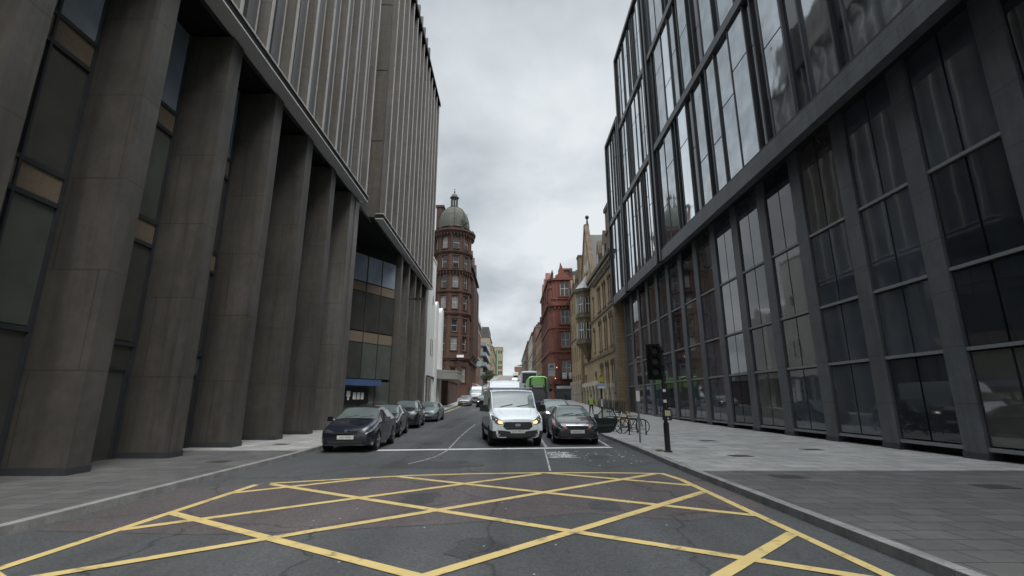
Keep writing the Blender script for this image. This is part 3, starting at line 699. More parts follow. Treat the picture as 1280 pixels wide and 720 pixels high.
# street wing of the domed building
DF = Fr((-8.7, 0), (-8.7, 1)); holes = []
fl = [(5.5, 8.6), (11.6, 14.2), (15.6, 18.2), (20.4, 23.0), (25.0, 27.5)]
for u in (104.6, 107.6, 110.6, 113.6, 116.6, 119.6):
    for s0, s1 in fl: holes.append((u, u + 1.3, s0, s1, 'rect'))
w = MB(); wall_holes(w, DF, 102, 122, 1, 30.6, holes, .3); back_box(w, DF, 102, 122, 1, 30.5, 12); w.fsheet(DF, [(122, 1), (122.01, 1), (122.01, 30), (122, 30)], 0)
w.fbox(DF, 121.6, 122, 1, 30.6, -8, .02); w.build('wing_wall', M['redstone'], DT)
stone_windows(DF, holes, DT, sub=False)
for z, d in ((9.6, .35), (14.8, .15), (18.9, .3), (24, .2), (28.3, .45), (30.6, .55)): f = MB(); f.fbox(DF, 102, 122.2, z, z + .45, 0, d); f.build('string_course', M['redtrim'], DT)
for u in (105.2, 110.9, 117.2):       # dormer gables and bays
    f = MB(); f.fpoly(DF, [(u - 1.6, 31), (u + 1.6, 31), (u + 1.6, 33.2), (u, 35.6), (u - 1.6, 33.2)], -1.2, .1); f.cyl(DF.pt(u, 35.4, -.5), DF.pt(u, 37, -.5), .16, .05, 6)
    f.build('dormer_gable', M['redtrim'], DT)
    f = MB(); f.fpoly(Fr((-8.7, u - 1.7), (-7.8, u - 1.7)), [(0, 10.2), (.75, 11.2), (.75, 27.8), (0, 28.2)], -3.4, 0); f.build('bay', M['redtrim'], DT)
f = MB(); f.fpoly(Fr((-20, 122), (-8.6, 122)), [(0, 31), (11.2, 31), (7, 36), (0, 36)], 0.1, 20); f.build('roof', M['slate'], DT)
f = MB(); f.box(-8.75, -8.5, 103, 109, 1.3, 4.4); f.build('shopfront', M['pane_dark'], DT)
f = MB(); f.box(-8.6, -8.42, 110, 120, 2.4, 5.6); f.build('shopfront', M['pink'], DT)
sg = thing('projecting_sign', 'small white sign fixed to the domed red building', 'sign', (-9.9, 95.2, 9.4))
f = MB(); f.box(-10.6, -9.2, 95.2, 95.3, 10.0, 10.5); f.build('panel', M['white_sign'], sg); f = MB(); f.box(-10.6, -10.4, 95.3, 96.8, 10.1, 10.4); f.build('bracket', M['black'], sg)
sg = thing('projecting_sign', 'pale teal square sign jutting over the far left pavement', 'sign', (-8.4, 119.5, 10))
f = MB(); f.box(-8.3, -7.1, 119.5, 119.65, 9.9, 11.2); f.build('panel', M['teal'], sg); f = MB(); f.box(-8.7, -8.3, 119.55, 119.62, 10.9, 11.0); f.build('bracket', M['black'], sg)

# ================================================================== far left row
def simple_block(label, p, q, depth, z0, z1, mat, trim, nu, floors, side, cat='building', name='tenement', roof=None, wmat=None, front=True, chim=0, fgap=.9, ww=.45, parapet=.4, fmat=None, cmat=None):
    """street-facing facade p->q plus the end wall that faces the camera"""
    fr = Fr(p, q, side); T = thing(name, label, cat, (p[0], p[1], z0))
    holes = []; du = fr.len / nu
    for i in range(nu):
        for s0, s1 in floors: holes.append((du * (i + .5) - du * ww / 2, du * (i + .5) + du * ww / 2, s0, s1, 'rect'))
    w = MB(); wall_holes(w, fr, 0, fr.len, z0, z1, holes, .3); back_box(w, fr, 0.01, fr.len, z0, z1 - .05, depth)
    fe = Fr(p, (p[0] + side * -depth, p[1]), -side) if 0 else None
    # end wall towards the camera
    w.fbox(fr, -.02, .01, z0, z1, -depth, 0)
    w.build('wall', mat, T)
    for h in holes: window(fr, h, T, depth=.2, fm=fmat or M['frame_dark'], gm=wmat or M['pane'], sub=False, style='none')
    f = MB()
    f.fbox(fr, -.15, fr.len + .1, z1 - .02, z1 + parapet, -depth, .3)
    for s0, s1 in floors[::2]: f.fbox(fr, 0, fr.len, s0 - .5, s0 - .25, 0, .12)
    f.build('cornice', trim, T)
    if roof:
        f = MB(); A = [fr.pt(0, z1 + parapet, -.5), fr.pt(fr.len, z1 + parapet, -.5), fr.pt(fr.len, z1 + roof, -depth / 2), fr.pt(0, z1 + roof, -depth / 2), fr.pt(0, z1 + parapet, -depth + .1), fr.pt(fr.len, z1 + parapet, -depth + .1)]
        f.add(A, [(0, 1, 2, 3), (3, 2, 5, 4), (0, 3, 4), (1, 5, 2)]); ro = f.build('roof', M['slate'], T)
        for i in range(chim):
            u = fr.len * (i + .5) / chim; f = MB(); f.fbox(fr, u - .9, u + .9, z1 + .3, z1 + roof + 1.2, -3.2, -1.8)
            for k in range(4): f.cyl(fr.pt(u - .65 + k * .43, z1 + roof + 1.2, -2.5), fr.pt(u - .65 + k * .43, z1 + roof + 1.9, -2.5), .15, .12, 6)
            f.build('chimney', cmat or trim, ro)
    return T, fr

def flr(z0, n, h=3.6, s=1.0, wh=1.9): return [(z0 + h * i + s, z0 + h * i + s + wh) for i in range(n)]
T, fr = simple_block('plain brown brick block with a white roof edge after the domed building', (-8.65, 123), (-8.65, 141), 12, 2, 22.4, M['brownbrick'], M['whitewall'], 6, flr(5, 5), 1, parapet=1.1)
T, fr = simple_block('glass fronted flats with blue grey balconies on the far left', (-8.6, 153), (-8.6, 186), 8, 4, 19.2, M['greystone'], M['greysteel'], 8, flr(6.5, 4, 3.2, .6, 2.2), 1, name='flats', wmat=M['pane'])
for k in range(4):
    f = MB(); f.box(-9.8, -7.6, 152.6, 186, 8.9 + 3.2 * k, 9.2 + 3.2 * k); o = f.build('balcony', M['greysteel'], T)
    f = MB(); f.box(-9.8, -7.6, 152.5, 152.56, 9.2 + 3.2 * k, 10.3 + 3.2 * k); f.box(-7.62, -7.56, 152.6, 186, 9.2 + 3.2 * k, 10.3 + 3.2 * k); f.build('balustrade', plain('balcony_glass', (.2, .25, .28), .2), o)
    f = MB(); f.box(-11.6, -10, 152.9, 153.0, 6.6 + 3.2 * k, 8.8 + 3.2 * k); f.build('window', M['pane_dark'], T)
T, fr = simple_block('tall tan stone block with dark roof storey on the far left', (-8.5, 202), (-8.5, 225), 14, 7, 27.8, M['tan'], M['slate'], 6, flr(10, 5, 3.5, .9, 1.8), 1, name='tower_block', parapet=.3)
f = MB(); f.box(-22, -9.0, 202.3, 224, 28, 32.4); f.build('roof_storey', M['slate'], T)
for i in range(3):
    for k in range(4):
        f = MB(); f.box(-12.6 + i * 1.4, -11.9 + i * 1.4, 201.9, 201.97, 11 + 4 * k, 12.9 + 4 * k); f.build('window', M['pane'], T)
T, fr = simple_block('brown and tan stone terrace with chimneys far up the left side', (-8.5, 232), (-8.5, 300), 12, 9, 27.2, M['tan'], M['redtrim'], 12, flr(14, 4, 3.4, .8, 1.8), 1, roof=3, chim=4)
ng = thing('scaffold_screen', 'tall narrow strip of green scaffold netting far up the left side', 'scaffolding', (-8.2, 290, 15))
f = MB(); f.box(-8.3, -7.7, 286, 289, 15, 31); f.build('netting', M['green_net'], ng)
f = MB()
for x in (-8.35, -7.65): f.cyl((x, 285.9, 15), (x, 285.9, 31.5), .08)
f.build('scaffold_pole', M['grey_metal'], ng)
T, fr = simple_block('grey and tan block closing the left side at the top of the hill', (-5.4, 352), (-5.4, 380), 14, 16, 39.5, M['tan'], M['slate'], 6, flr(19, 5, 3.8, .9, 2), 1, name='tower_block')
for i in range(2):
    for k in range(5):
        f = MB(); f.box(-8.4 + i * 1.6, -7.4 + i * 1.6, 351.9, 351.96, 20 + 3.8 * k, 22.4 + 3.8 * k); f.build('window', M['pane_pale'] if k == 3 else M['pane'], T)
T, fr = simple_block('low brick building across the crest on the right', (3.9, 346), (3.9, 376), 12, 16, 25.2, M['brownbrick'], M['whitewall'], 5, flr(18, 2), -1, roof=2, chim=2)

# ================================================================== RIGHT: dark glass tower
RF = Fr((12, 0), (12, 1), -1)
GT = thing('glass_tower', 'farther dark framed glass tower on the right, stepping down beside the sandstone gable', 'building', (12, 20, 0))
bands = [13.1, 22.1, 30.7, 39.1, 47.4, 55.5]
GT2 = thing('glass_tower', 'nearest and tallest dark framed glass tower block on the right, closest to the camera', 'building', (12, 15, 0))
def tower_part(u0, u1, ztop, bo, cells, key, GT):
    core = MB(); core.fbox(RF, u0, u1, 12.9, ztop - .06, -16, -.25); core.build('wall', M['black'], GT)
    zs = [z + bo for z in bands if z + bo < ztop - 2] + [ztop]
    rr = random.Random(key)
    for k, (za, zb) in enumerate(zip(zs, zs[1:])):
        sp = MB(); sp.fbox(RF, u0, u1, za - (.75 if k == 0 else .38), za + .1, -.25, .16); sp.fbox(RF, u0, u1, za + .1, za + .26, -.25, .1, 1); sp.build('spandrel', [M['greysteel'], M['black']], GT)
        u = u0 + .35; pat = cells[:]; rr.shuffle(pat); i = 0
        while u < u1 - .5:
            wd, bright = pat[i % len(pat)]; i += 1
            v = min(u + wd, u1 - .3)
            if v - u < .22: break
            md = za + .3 + (zb - za) * rr.choice([.33, .5, .62])
            pm = M['mirror'] if bright == 2 else M['mirror2'] if bright == 1 else M['towerdark']
            if key == 3 and v < 30 and bright == 2: pm = M['mirror2']
            g = MB(); dp = (-.01, .012, -.06)[i % 3] if bright else -.1; g.fbox(RF, u + .03, v - .03, za + .3, md - .04, -.2, dp); g.fbox(RF, u + .03, v - .03, md + .04, zb - .42, -.2, dp); g.build('window', pm, GT)
            u = v
            f = MB(); f.fbox(RF, u - .04, u + .06, za + .262, zb - .382, -.2, .045); f.build('mullion', M['steel'] if rr.random() < .7 else M['greysteel'], GT)
            u += .09
    cp = MB(); cp.fbox(RF, u0 - .1, u1 + .1, ztop - .05, ztop + .35, -16, .2); cp.build('coping', M['steel'], GT)
    for u in (u0, u1):
        f = MB(); f.fbox(RF, u - .18, u + .18, 12.4 + bo, ztop + .2, -.4, .22); f.build('corner_post', M['steel'], GT)
cells = [(1.15, 2), (.35, 0), (1.2, 1), (.9, 2), (.45, 0), (1.1, 2), (.6, 1), (.35, 0)]
tower_part(46.9, 53.0, 32.2, -.05, cells, 1, GT)
tower_part(36.3, 46.2, 39.1, 0, cells, 2, GT)
tower_part(-8, 35.4, 47.3, -.1, [(1.5, 2), (.55, 0), (1.7, 1), (1.2, 1), (.6, 0), (1.5, 1), (1.0, 0), (1.6, 1), (.5, 0)], 3, GT2)
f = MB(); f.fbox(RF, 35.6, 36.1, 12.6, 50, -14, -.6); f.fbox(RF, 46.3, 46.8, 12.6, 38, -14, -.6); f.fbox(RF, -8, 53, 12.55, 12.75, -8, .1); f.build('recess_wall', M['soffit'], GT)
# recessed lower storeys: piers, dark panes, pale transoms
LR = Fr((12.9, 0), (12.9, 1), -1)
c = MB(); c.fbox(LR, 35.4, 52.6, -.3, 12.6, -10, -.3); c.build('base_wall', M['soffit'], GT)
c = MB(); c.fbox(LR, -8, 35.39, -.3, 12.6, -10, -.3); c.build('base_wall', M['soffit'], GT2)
k = 0; u = 52.3
while u > -6:
    tg = GT if u > 35.4 else GT2; pr = MB(); pr.fbox(LR, u - .7, u, -.3, 12.6, -.3, .09); pr.fbox(LR, u - .72, u + .02, -.3, .3, -.3, .12, 1); pr.build('pier', [M['greysteel'], M['steel']], tg)
    for za, zb in ((.5, 3.0), (3.15, 5.3), (5.45, 8.4), (8.55, 12.5)):
        g = MB(); g.fbox(LR, u - 2.95, u - 1.9, za, zb, -.3, 0); g.fbox(LR, u - 1.83, u - .76, za, zb, -.3, 0); g.build('window', (M['towerdark'], M['towerblue'], M['towerblue'], M['lobby'])[(k * 3 + int(za * 1.7)) % 4], tg)
    u -= 2.95; k += 1
for z in (.35, 3.05, 5.36, 8.46):
    f = MB(); f.fbox(LR, 35.4, 52.3, z, z + .1, -.25, .06); f.build('transom', M['grey_metal'], GT); f = MB(); f.fbox(LR, -8, 35.39, z, z + .1, -.25, .06); f.build('transom', M['grey_metal'], GT2)

# ================================================================== RIGHT: gothic buff sandstone building
GB = thing('sandstone_building', 'buff sandstone building with steep gable, ball finial and pointed windows', 'building', (12, 53, G(60)))
GF = Fr((12, 0), (12, 1), -1); holes = []
for u in (54.2, 57.6, 61.0):
    for du in (0, 1.15):
        holes += [(u + du, u + du + .8, 2.6, 6.3, 'point'), (u + du, u + du + .8, 8.0, 11.9, 'point'), (u + du, u + du + .8, 13.2, 16.4, 'arch')]
for u in (65.9, 74.6):
    holes += [(u, u + .75, 2.6, 5.4, 'point'), (u, u + .75, 8.2, 11.5, 'point'), (u, u + .75, 13.2, 16, 'arch')]
w = MB(); wall_holes(w, GF, 53.1, 76.5, .2, 18.6, holes, .5); back_box(w, GF, 53.1, 76.5, .2, 18.5, 14, 0, -.62); w.fbox(GF, 53.05, 53.1, .2, 18.6, -14, 0)
w.build('wall', M['buff'], GB)
for h in holes: window(GF, h, GB, depth=.42, fm=M['wood'], gm=M['pane_dark'], style='mullion')
f = MB()
for z, h, d in ((1.0, .5, .3), (7.1, .35, .2), (12.5, .3, .16), (17.9, .35, .35), (18.6, .5, .45)): f.fbox(GF, 53.1, 76.5, z, z + h, 0, d)
f.build('string_course', M['bufftrim'], GB)
u = 53.4
while u < 65: f = MB(); f.fbox(GF, u, u + .35, 17.15, 17.9, 0, .3); f.build('corbel', M['bufftrim'], GB); u += .8
for h in holes:
    f = MB(); o = hole_outline(h); c = ((h[0] + h[1]) / 2, (h[2] + h[3]) / 2)
    for a_, b_ in zip(o[2:], o[3:]):
        f.cyl(GF.pt(c[0] + (a_[0] - c[0]) * 1.25, a_[1] + .12, .02), GF.pt(c[0] + (b_[0] - c[0]) * 1.25, b_[1] + .12, .02), .1, .1, 5)
    f.build('hood_mould', M['bufftrim'], GB); f = MB(); f.fbox(GF, h[0] - .12, h[1] + .12, h[2] - .2, h[2] - .02, 0, .14); f.build('window_sill', M['bufftrim'], GB)
# main roof and dormers
f = MB(); A = [GF.pt(53.1, 19.0, -.2), GF.pt(66, 19.0, -.2), GF.pt(66, 23.8, -5), GF.pt(53.1, 23.8, -5), GF.pt(53.1, 19, -10), GF.pt(66, 19, -10)]
f.add(A, [(0, 1, 2, 3), (3, 2, 5, 4), (0, 3, 4), (1, 5, 2)]); RO = f.build('roof', M['slate'], GB)
for u in (57.2, 61.2):
    f = MB(); f.fpoly(GF, [(u - 1.0, 18.9), (u + 1.0, 18.9), (u + 1.0, 20.8), (u, 22.9), (u - 1.0, 20.8)], -2.5, .12); d_ = f.build('dormer', M['bufftrim'], GB)
    f = MB(); f.fbox(GF, u - .45, u + .45, 19.3, 20.9, .12, .15); f.build('pane', M['pane'], d_)
# gable
f = MB(); f.fpoly(GF, [(65.8, 18.6), (75.4, 18.6), (75.4, 19.4), (70.3, 27.6), (69.7, 27.6), (65.8, 19.4)], -.3, .22)
f.build('gable', M['buff'], GB)
f = MB()
f.fpoly(GF, [(65.5, 19.3), (65.9, 19.3), (69.95, 28.0), (69.6, 28.3)], -.36, .34); f.fpoly(GF, [(75.7, 19.3), (75.3, 19.3), (70.05, 28.0), (70.4, 28.3)], -.36, .34)
f.fbox(GF, 69.6, 70.4, 27.6, 28.5, -.4, .36); f.build('gable_coping', M['bufftrim'], GB)
f = MB(); f.cyl(GF.pt(70, 28.4, -.2), GF.pt(70, 29.6, -.2), .2, .1, 8); f.ball(GF.pt(70, 29.8, -.2), .32); f.build('ball_finial', M['redtrim'], GB)
f = MB(); A = [GF.pt(66, 18.6, -.3), GF.pt(70, 26.9, -.3), GF.pt(75.2, 18.6, -.3), GF.pt(66, 18.6, -10), GF.pt(70, 26.9, -10), GF.pt(75.2, 18.6, -10)]
f.add(A, [(0, 1, 4, 3), (1, 2, 5, 4), (0, 2, 1), (3, 4, 5)]); f.build('gable_roof', M['slate'], GB)
for u, z in ((68.6, 20.2), (70.0, 20.2), (71.4, 20.2), (70.0, 23.4)):
    f = MB(); h = (u - .4, u + .4, z, z + 2.2, 'point'); f.fsheet(GF, hole_outline(h), .235); f.build('gable_window', M['pane_dark'], GB)
# chimney
f = MB(); f.fbox(GF, 53.4, 55.6, 18.6, 24.6, -1.6, .05); f.fbox(GF, 53.2, 55.8, 24.6, 25.1, -1.8, .2); f.fbox(GF, 53.2, 55.8, 21.6, 21.9, -1.8, .18)
for k in range(4): f.cyl(GF.pt(53.8 + k * .48, 25.1, -.8), GF.pt(53.8 + k * .48, 25.8, -.8), .17, .14, 7)
f.build('chimney', M['bufftrim'], GB)
# oriel turret
oc = (11.75, 70.6, 0); N = 8
f = MB(); f.lathe((oc[0], oc[1], 7.2), [(.15, 0), (.5, .8), (.9, 1.6), (1.5, 2.2), (1.75, 2.5)], N, 0, R(22.5)); f.lathe((oc[0], oc[1], 9.7), [(1.65, 0), (1.65, 8.4)], N, 0, R(22.5))
for z in (9.7, 13.6, 17.6): f.lathe((oc[0], oc[1], z), [(1.65, 0), (1.9, .1), (1.9, .4), (1.65, .45)], N, 0, R(22.5), False)
OR = f.build('oriel_turret', M['bufftrim'], GB)
f = MB(); f.lathe((oc[0], oc[1], 18.1), [(1.95, 0), (1.2, .8), (.6, 1.5), (.05, 2.3)], N, 0, R(22.5)); f.build('oriel_roof', plain('pale_lead', (.3, .31, .31), .5), OR)
for i in range(N):
    a = R(22.5 + 45 * i + 22.5)
    if math.cos(a) > .4: continue
    a0 = R(22.5 + 45 * i); a1 = R(22.5 + 45 * (i + 1)); p = (oc[0] + 1.655 * math.cos(a0), oc[1] + 1.655 * math.sin(a0)); q = (oc[0] + 1.655 * math.cos(a1), oc[1] + 1.655 * math.sin(a1)); fr = Fr(p, q)
    for z0_, z1_ in ((10.5, 13.1), (14.4, 17.0)):
        f = MB(); h = (fr.len / 2 - .4, fr.len / 2 + .4, z0_, z1_, 'arch'); f.fsheet(fr, hole_outline(h), .02)
        wi = f.build('window', M['pane'], OR)
        g = MB(); g.fbox(fr, fr.len / 2 - .4, fr.len / 2 + .4, (z0_ + z1_) / 2 - .06, (z0_ + z1_) / 2 + .06, .022, .07); g.fbox(fr, fr.len / 2 - .04, fr.len / 2 + .04, z0_, z1_ - .1, .022, .06)
        for s in (-.47, .4): g.fbox(fr, fr.len / 2 + s, fr.len / 2 + s + .07, z0_, z1_ - .3, 0, .08)
        g.build('window_bar', M['frame_white'], wi)
u = 54.0
while u < 76: f = MB(); f.fbox(GF, u, u + .5, .6, 3.1, .3, .5); f.fbox(GF, u - .12, u + .62, 3.1, 3.6, .28, .6); f.build('ground_pilaster', M['pale_stone'], GB); u += 2.6
f = MB(); f.fbox(GF, 62, 76.4, 3.62, 4.2, .06, .5); f.build('ground_cornice', M['pale_stone'], GB)
f = MB(); f.fbox(GF, 53.12, 53.3, .4, 18.5, .02, .2); f.build('drainpipe', M['grey_metal'], GB)
# narrow grey strip building between tower and gothic front
f = MB(); f.box(11.9, 15, 52.9, 53.04, 0, 20.0); f.build('party_wall', M['buff'], GB)

# ================================================================== RIGHT: lower buff terrace
T2, T2f = simple_block('lower sandstone terrace with dormers beyond the gabled building', (11.5, 76.7), (11.5, 88.2), 9, 1, 20.2, M['buff'], M['bufftrim'], 5, [(3, 5.8), (8, 10.8), (12.4, 15), (16.6, 18.8)], -1, name='terrace', roof=3.4, chim=2, fmat=M['frame_white'], ww=.4)
for u in (2, 5.6, 9.2):
    f = MB(); f.fpoly(T2f, [(u - .9, 20.5), (u + .9, 20.5), (u + .9, 21.9), (u, 23.6), (u - .9, 21.9)], -2, .15); d_ = f.build('dormer', M['bufftrim'], T2)
    f = MB(); f.fbox(T2f, u - .4, u + .4, 20.8, 22.0, .15, .18); f.build('pane', M['pane'], d_)
for u in (0, 2.3, 4.6, 6.9, 9.2, 11): f = MB(); f.fbox(T2f, u, u + .45, 1.2, 4.2, .02, .3); f.fbox(T2f, u - .1, u + .55, 4.2, 4.8, .02, .38); f.build('ground_pilaster', M['pale_stone'], T2)
f = MB(); f.box(11.6, 12.6, 76.4, 78.2, 20, 25.3); f.box(11.5, 12.7, 76.3, 78.3, 25.3, 25.6); f.build('gable_chimney', M['bufftrim'], T2)

# ================================================================== RIGHT: bright red sandstone corner building
RB = thing('corner_building', 'bright red sandstone corner building with turret cones and cross windows', 'building', (8.4, 90, G(90)))
RC = Fr((8.3, 89.2), (14.5, 88.6)); RS = Fr((7.6, 90.4), (7.6, 112), -1); CH = Fr((7.6, 90.4), (8.3, 89.2))
fl = [(6.2, 8.9), (11.4, 14.2), (15.9, 18.5), (21.3, 24.2)]
hc = [(1.5, 3.1, s0, s1, 'arch' if k == 3 else 'rect') for k, (s0, s1) in enumerate(fl)] + [(4.4, 5.6, s0, s1, 'rect') for s0, s1 in fl]
hs = [(u, u + 1.3, s0, s1, 'rect') for u in (2, 5.5, 9, 12.5, 16, 19) for s0, s1 in fl]
w = MB(); wall_holes(w, RC, 0, RC.len, 1, 24.7, hc, .35); wall_holes(w, RS, 0, RS.len, 1, 24.7, hs, .35); w.fbox(CH, 0, CH.len, 1, 24.7, -.3, 0); back_box(w, RS, 1, RS.len, 1, 24.5, 8, 0, -.6)
w.build('wall', M['brick_red'], RB)
stone_windows(RC, hc, RB, style='cross'); stone_windows(RS, hs, RB, sub=False)
f = MB()
for z, h, d in ((4.6, .6, .4), (10.4, .35, .25), (15.0, .25, .18), (19.3, .6, .5), (20.6, .25, .2), (24.4, .4, .35)):
    f.fbox(RC, -.1, RC.len, z, z + h, 0, d); f.fbox(RS, 0, RS.len, z + .01, z + h - .01, 0, d - .05); f.fbox(CH, -.1, CH.len + .1, z + .005, z + h - .005, 0, d - .02)
for h in hc: f.fbox(RC, h[0] - .25, h[0] - .02, h[2], h[3] + .2, 0, .12); f.fbox(RC, h[1] + .02, h[1] + .25, h[2], h[3] + .2, 0, .12); f.fbox(RC, h[0] - .35, h[1] + .35, h[2] - .28, h[2] - .02, 0, .22)
for h in hc[:4]: f.fbox(RC, h[0] - .3, h[1] + .3, h[3] + .2, h[3] + .4, 0, .2)
u = .3
while u < RC.len: f.fbox(RC, u, u + .3, 18.7, 19.3, 0, .35); u += .7
f.build('string_course', M['brick_trim'], RB)
for u, zz in ((.0, 26.6), (3.55, 26.9), (4.8, 26.2), (6.0, 26.4)):
    f = MB(); f.cyl(RC.pt(u, 24.8, 0), RC.pt(u, zz - .9, 0), .22, .2, 8); f.cyl(RC.pt(u, zz - .9, 0), RC.pt(u, zz, 0), .28, .02, 8); f.build('pinnacle', M['redtrim'], RB)
for uu in (4, 9, 14):
    f = MB(); f.fpoly(RS, [(uu - 1.5, 24.8), (uu + 1.5, 24.8), (uu + 1.2, 25.6), (uu, 27.3), (uu - 1.2, 25.6)], -.8, .2); f.build('gable', M['brick_red'], RB)
for u in (.5, 3.5, 6.0):
    f = MB(); f.fbox(RC, u, u + .4, 5.3, 18.6, 0, .16); f.fbox(RC, u + .05, u + .35, 19.95, 24.3, 0, .16); f.build('pilaster', M['brick_trim'], RB)
f = MB(); f.fpoly(RC, [(.5, 24.8), (3.4, 24.8), (3.2, 25.3), (2.5, 25.6), (2.3, 26.2), (1.6, 28.0), (1.3, 26.2), (1.1, 25.6), (.6, 25.3)], -.8, .25); f.build('gable', M['brick_red'], RB)
for x, y, r_, zt in ((8.2, 90.1, .75, 23.7), (12.4, 89.6, 1.0, 23.6), (7.9, 97, .7, 23.6), (7.9, 104, .7, 23.6)):
    f = MB(); f.lathe((x, y, 18.5), [(.2, 0), (r_, 1.4), (r_, zt - 19.6), (r_ * 1.2, zt - 19.4), (r_ * 1.2, zt - 19.0)], 10); tu = f.build('turret', M['brick_red'], RB)
    f = MB(); f.lathe((x, y, zt - .5), [(r_ * 1.15, 0), (r_ * .55, 1.3), (.04, 2.9)], 10); f.ball((x, y, zt + 2.4), .12); f.build('turret_cone', M['redtrim'], tu)
f = MB(); f.box(10.1, 12.5, 92, 93.6, 24.0, 27.2); f.box(9.95, 12.65, 91.8, 93.8, 27.2, 27.6); f.build('chimney', M['brick_red'], RB)
f = MB(); A = [RS.pt(.4, 24.9, -.3), RS.pt(21, 24.9, -.3), RS.pt(21, 26.5, -4), RS.pt(2, 26.5, -4)]; f.add(A, [(0, 1, 2, 3)]); f.box(11.7, 16, 90, 110, 24.4, 26.5); f.build('roof', M['slate'], RB)
f = MB(); f.fbox(RC, 1.0, 4.0, 5.3, 5.45, .1, 1.0)
for i in range(9): f.fbox(RC, 1.05 + i * .35, 1.1 + i * .35, 5.45, 6.3, .92, .97)
f.fbox(RC, 1.0, 4.0, 6.3, 6.36, .9, 1.0); f.build('balcony', M['black'], RB)
for u in (1.5, 2.7): f = MB(); f.fbox(RC, u, u + .8, 5.5, 6.6, .5, .6); f.build('balcony_screen', M['white_sign'], RB)
f = MB(); f.fbox(RC, .2, RC.len, 1, 4.4, .02, .12); sh = f.build('shopfront', M['pane_dark'], RB)
f = MB(); f.fbox(RC, .4, 3.0, 3.75, 4.2, .13, .3); f.build('shop_sign', M['white_sign'], sh)
f = MB(); f.fbox(RC, -.2, RC.len, 3.3, 3.7, .13, 1.1); f.build('awning', M['frame_dark'], sh)
for u, z in ((.5, 7.6), (3.7, 7.2), (4.2, 8.1), (.2, 5.6)):
    f = MB(); f.ball(RC.pt(u, z, .3), .1, 8); f.build('wall_lamp', M['glow'], RB)
# far right terraces
for lab, y0, y1, z0, z1, mat, tr, nu, rf, ch in (('brown sandstone tenement with chimneys just past the red corner building', 112.5, 150, 2.5, 19.6, 'buff', 'bufftrim', 9, 3, 3),
        ('cream and red tenement further up the right side', 150.5, 172, 5, 24.4, 'brownbrick', 'bufftrim', 6, 3, 2),
        ('pale stone tenement halfway up the hill on the right', 172.5, 212, 7, 25.6, 'pale_stone', 'bufftrim', 9, 3, 3),
        ('red brown tenement near the top of the hill on the right', 212.5, 258, 9.5, 27.2, 'brownbrick', 'redtrim', 10, 3, 4),
        ('last grey tenement before the crest on the right', 258.5, 330, 13, 27.5, 'greystone', 'bufftrim', 14, 2.5, 4)):
    simple_block(lab, (8.3, y0), (8.3, y1), 11, z0, z1, M[mat], M[tr], nu, flr(z0 + 3, 4, (z1 - z0 - 3.4) / 4, .9, 2.0), -1, roof=rf, chim=ch, cmat=M['redtrim'])

# ================================================================== vehicles
def pchip(T, x):
    n = len(T); xs = [t[0] for t in T]; yv = [t[1] for t in T]
    if x <= xs[0]: return yv[0]
    if x >= xs[-1]: return yv[-1]
    h = [xs[i + 1] - xs[i] for i in range(n - 1)]; d = [(yv[i + 1] - yv[i]) / h[i] for i in range(n - 1)]
    m = [d[0]] + [0 if d[i - 1] * d[i] <= 0 else 2 * d[i - 1] * d[i] / (d[i - 1] + d[i]) for i in range(1, n - 1)] + [d[-1]]
    for i in range(n - 1):
        if x <= xs[i + 1]:
            t = (x - xs[i]) / h[i]
            return (2 * t ** 3 - 3 * t * t + 1) * yv[i] + (t ** 3 - 2 * t * t + t) * h[i] * m[i] + (-2 * t ** 3 + 3 * t * t) * yv[i + 1] + (t ** 3 - t * t) * h[i] * m[i + 1]

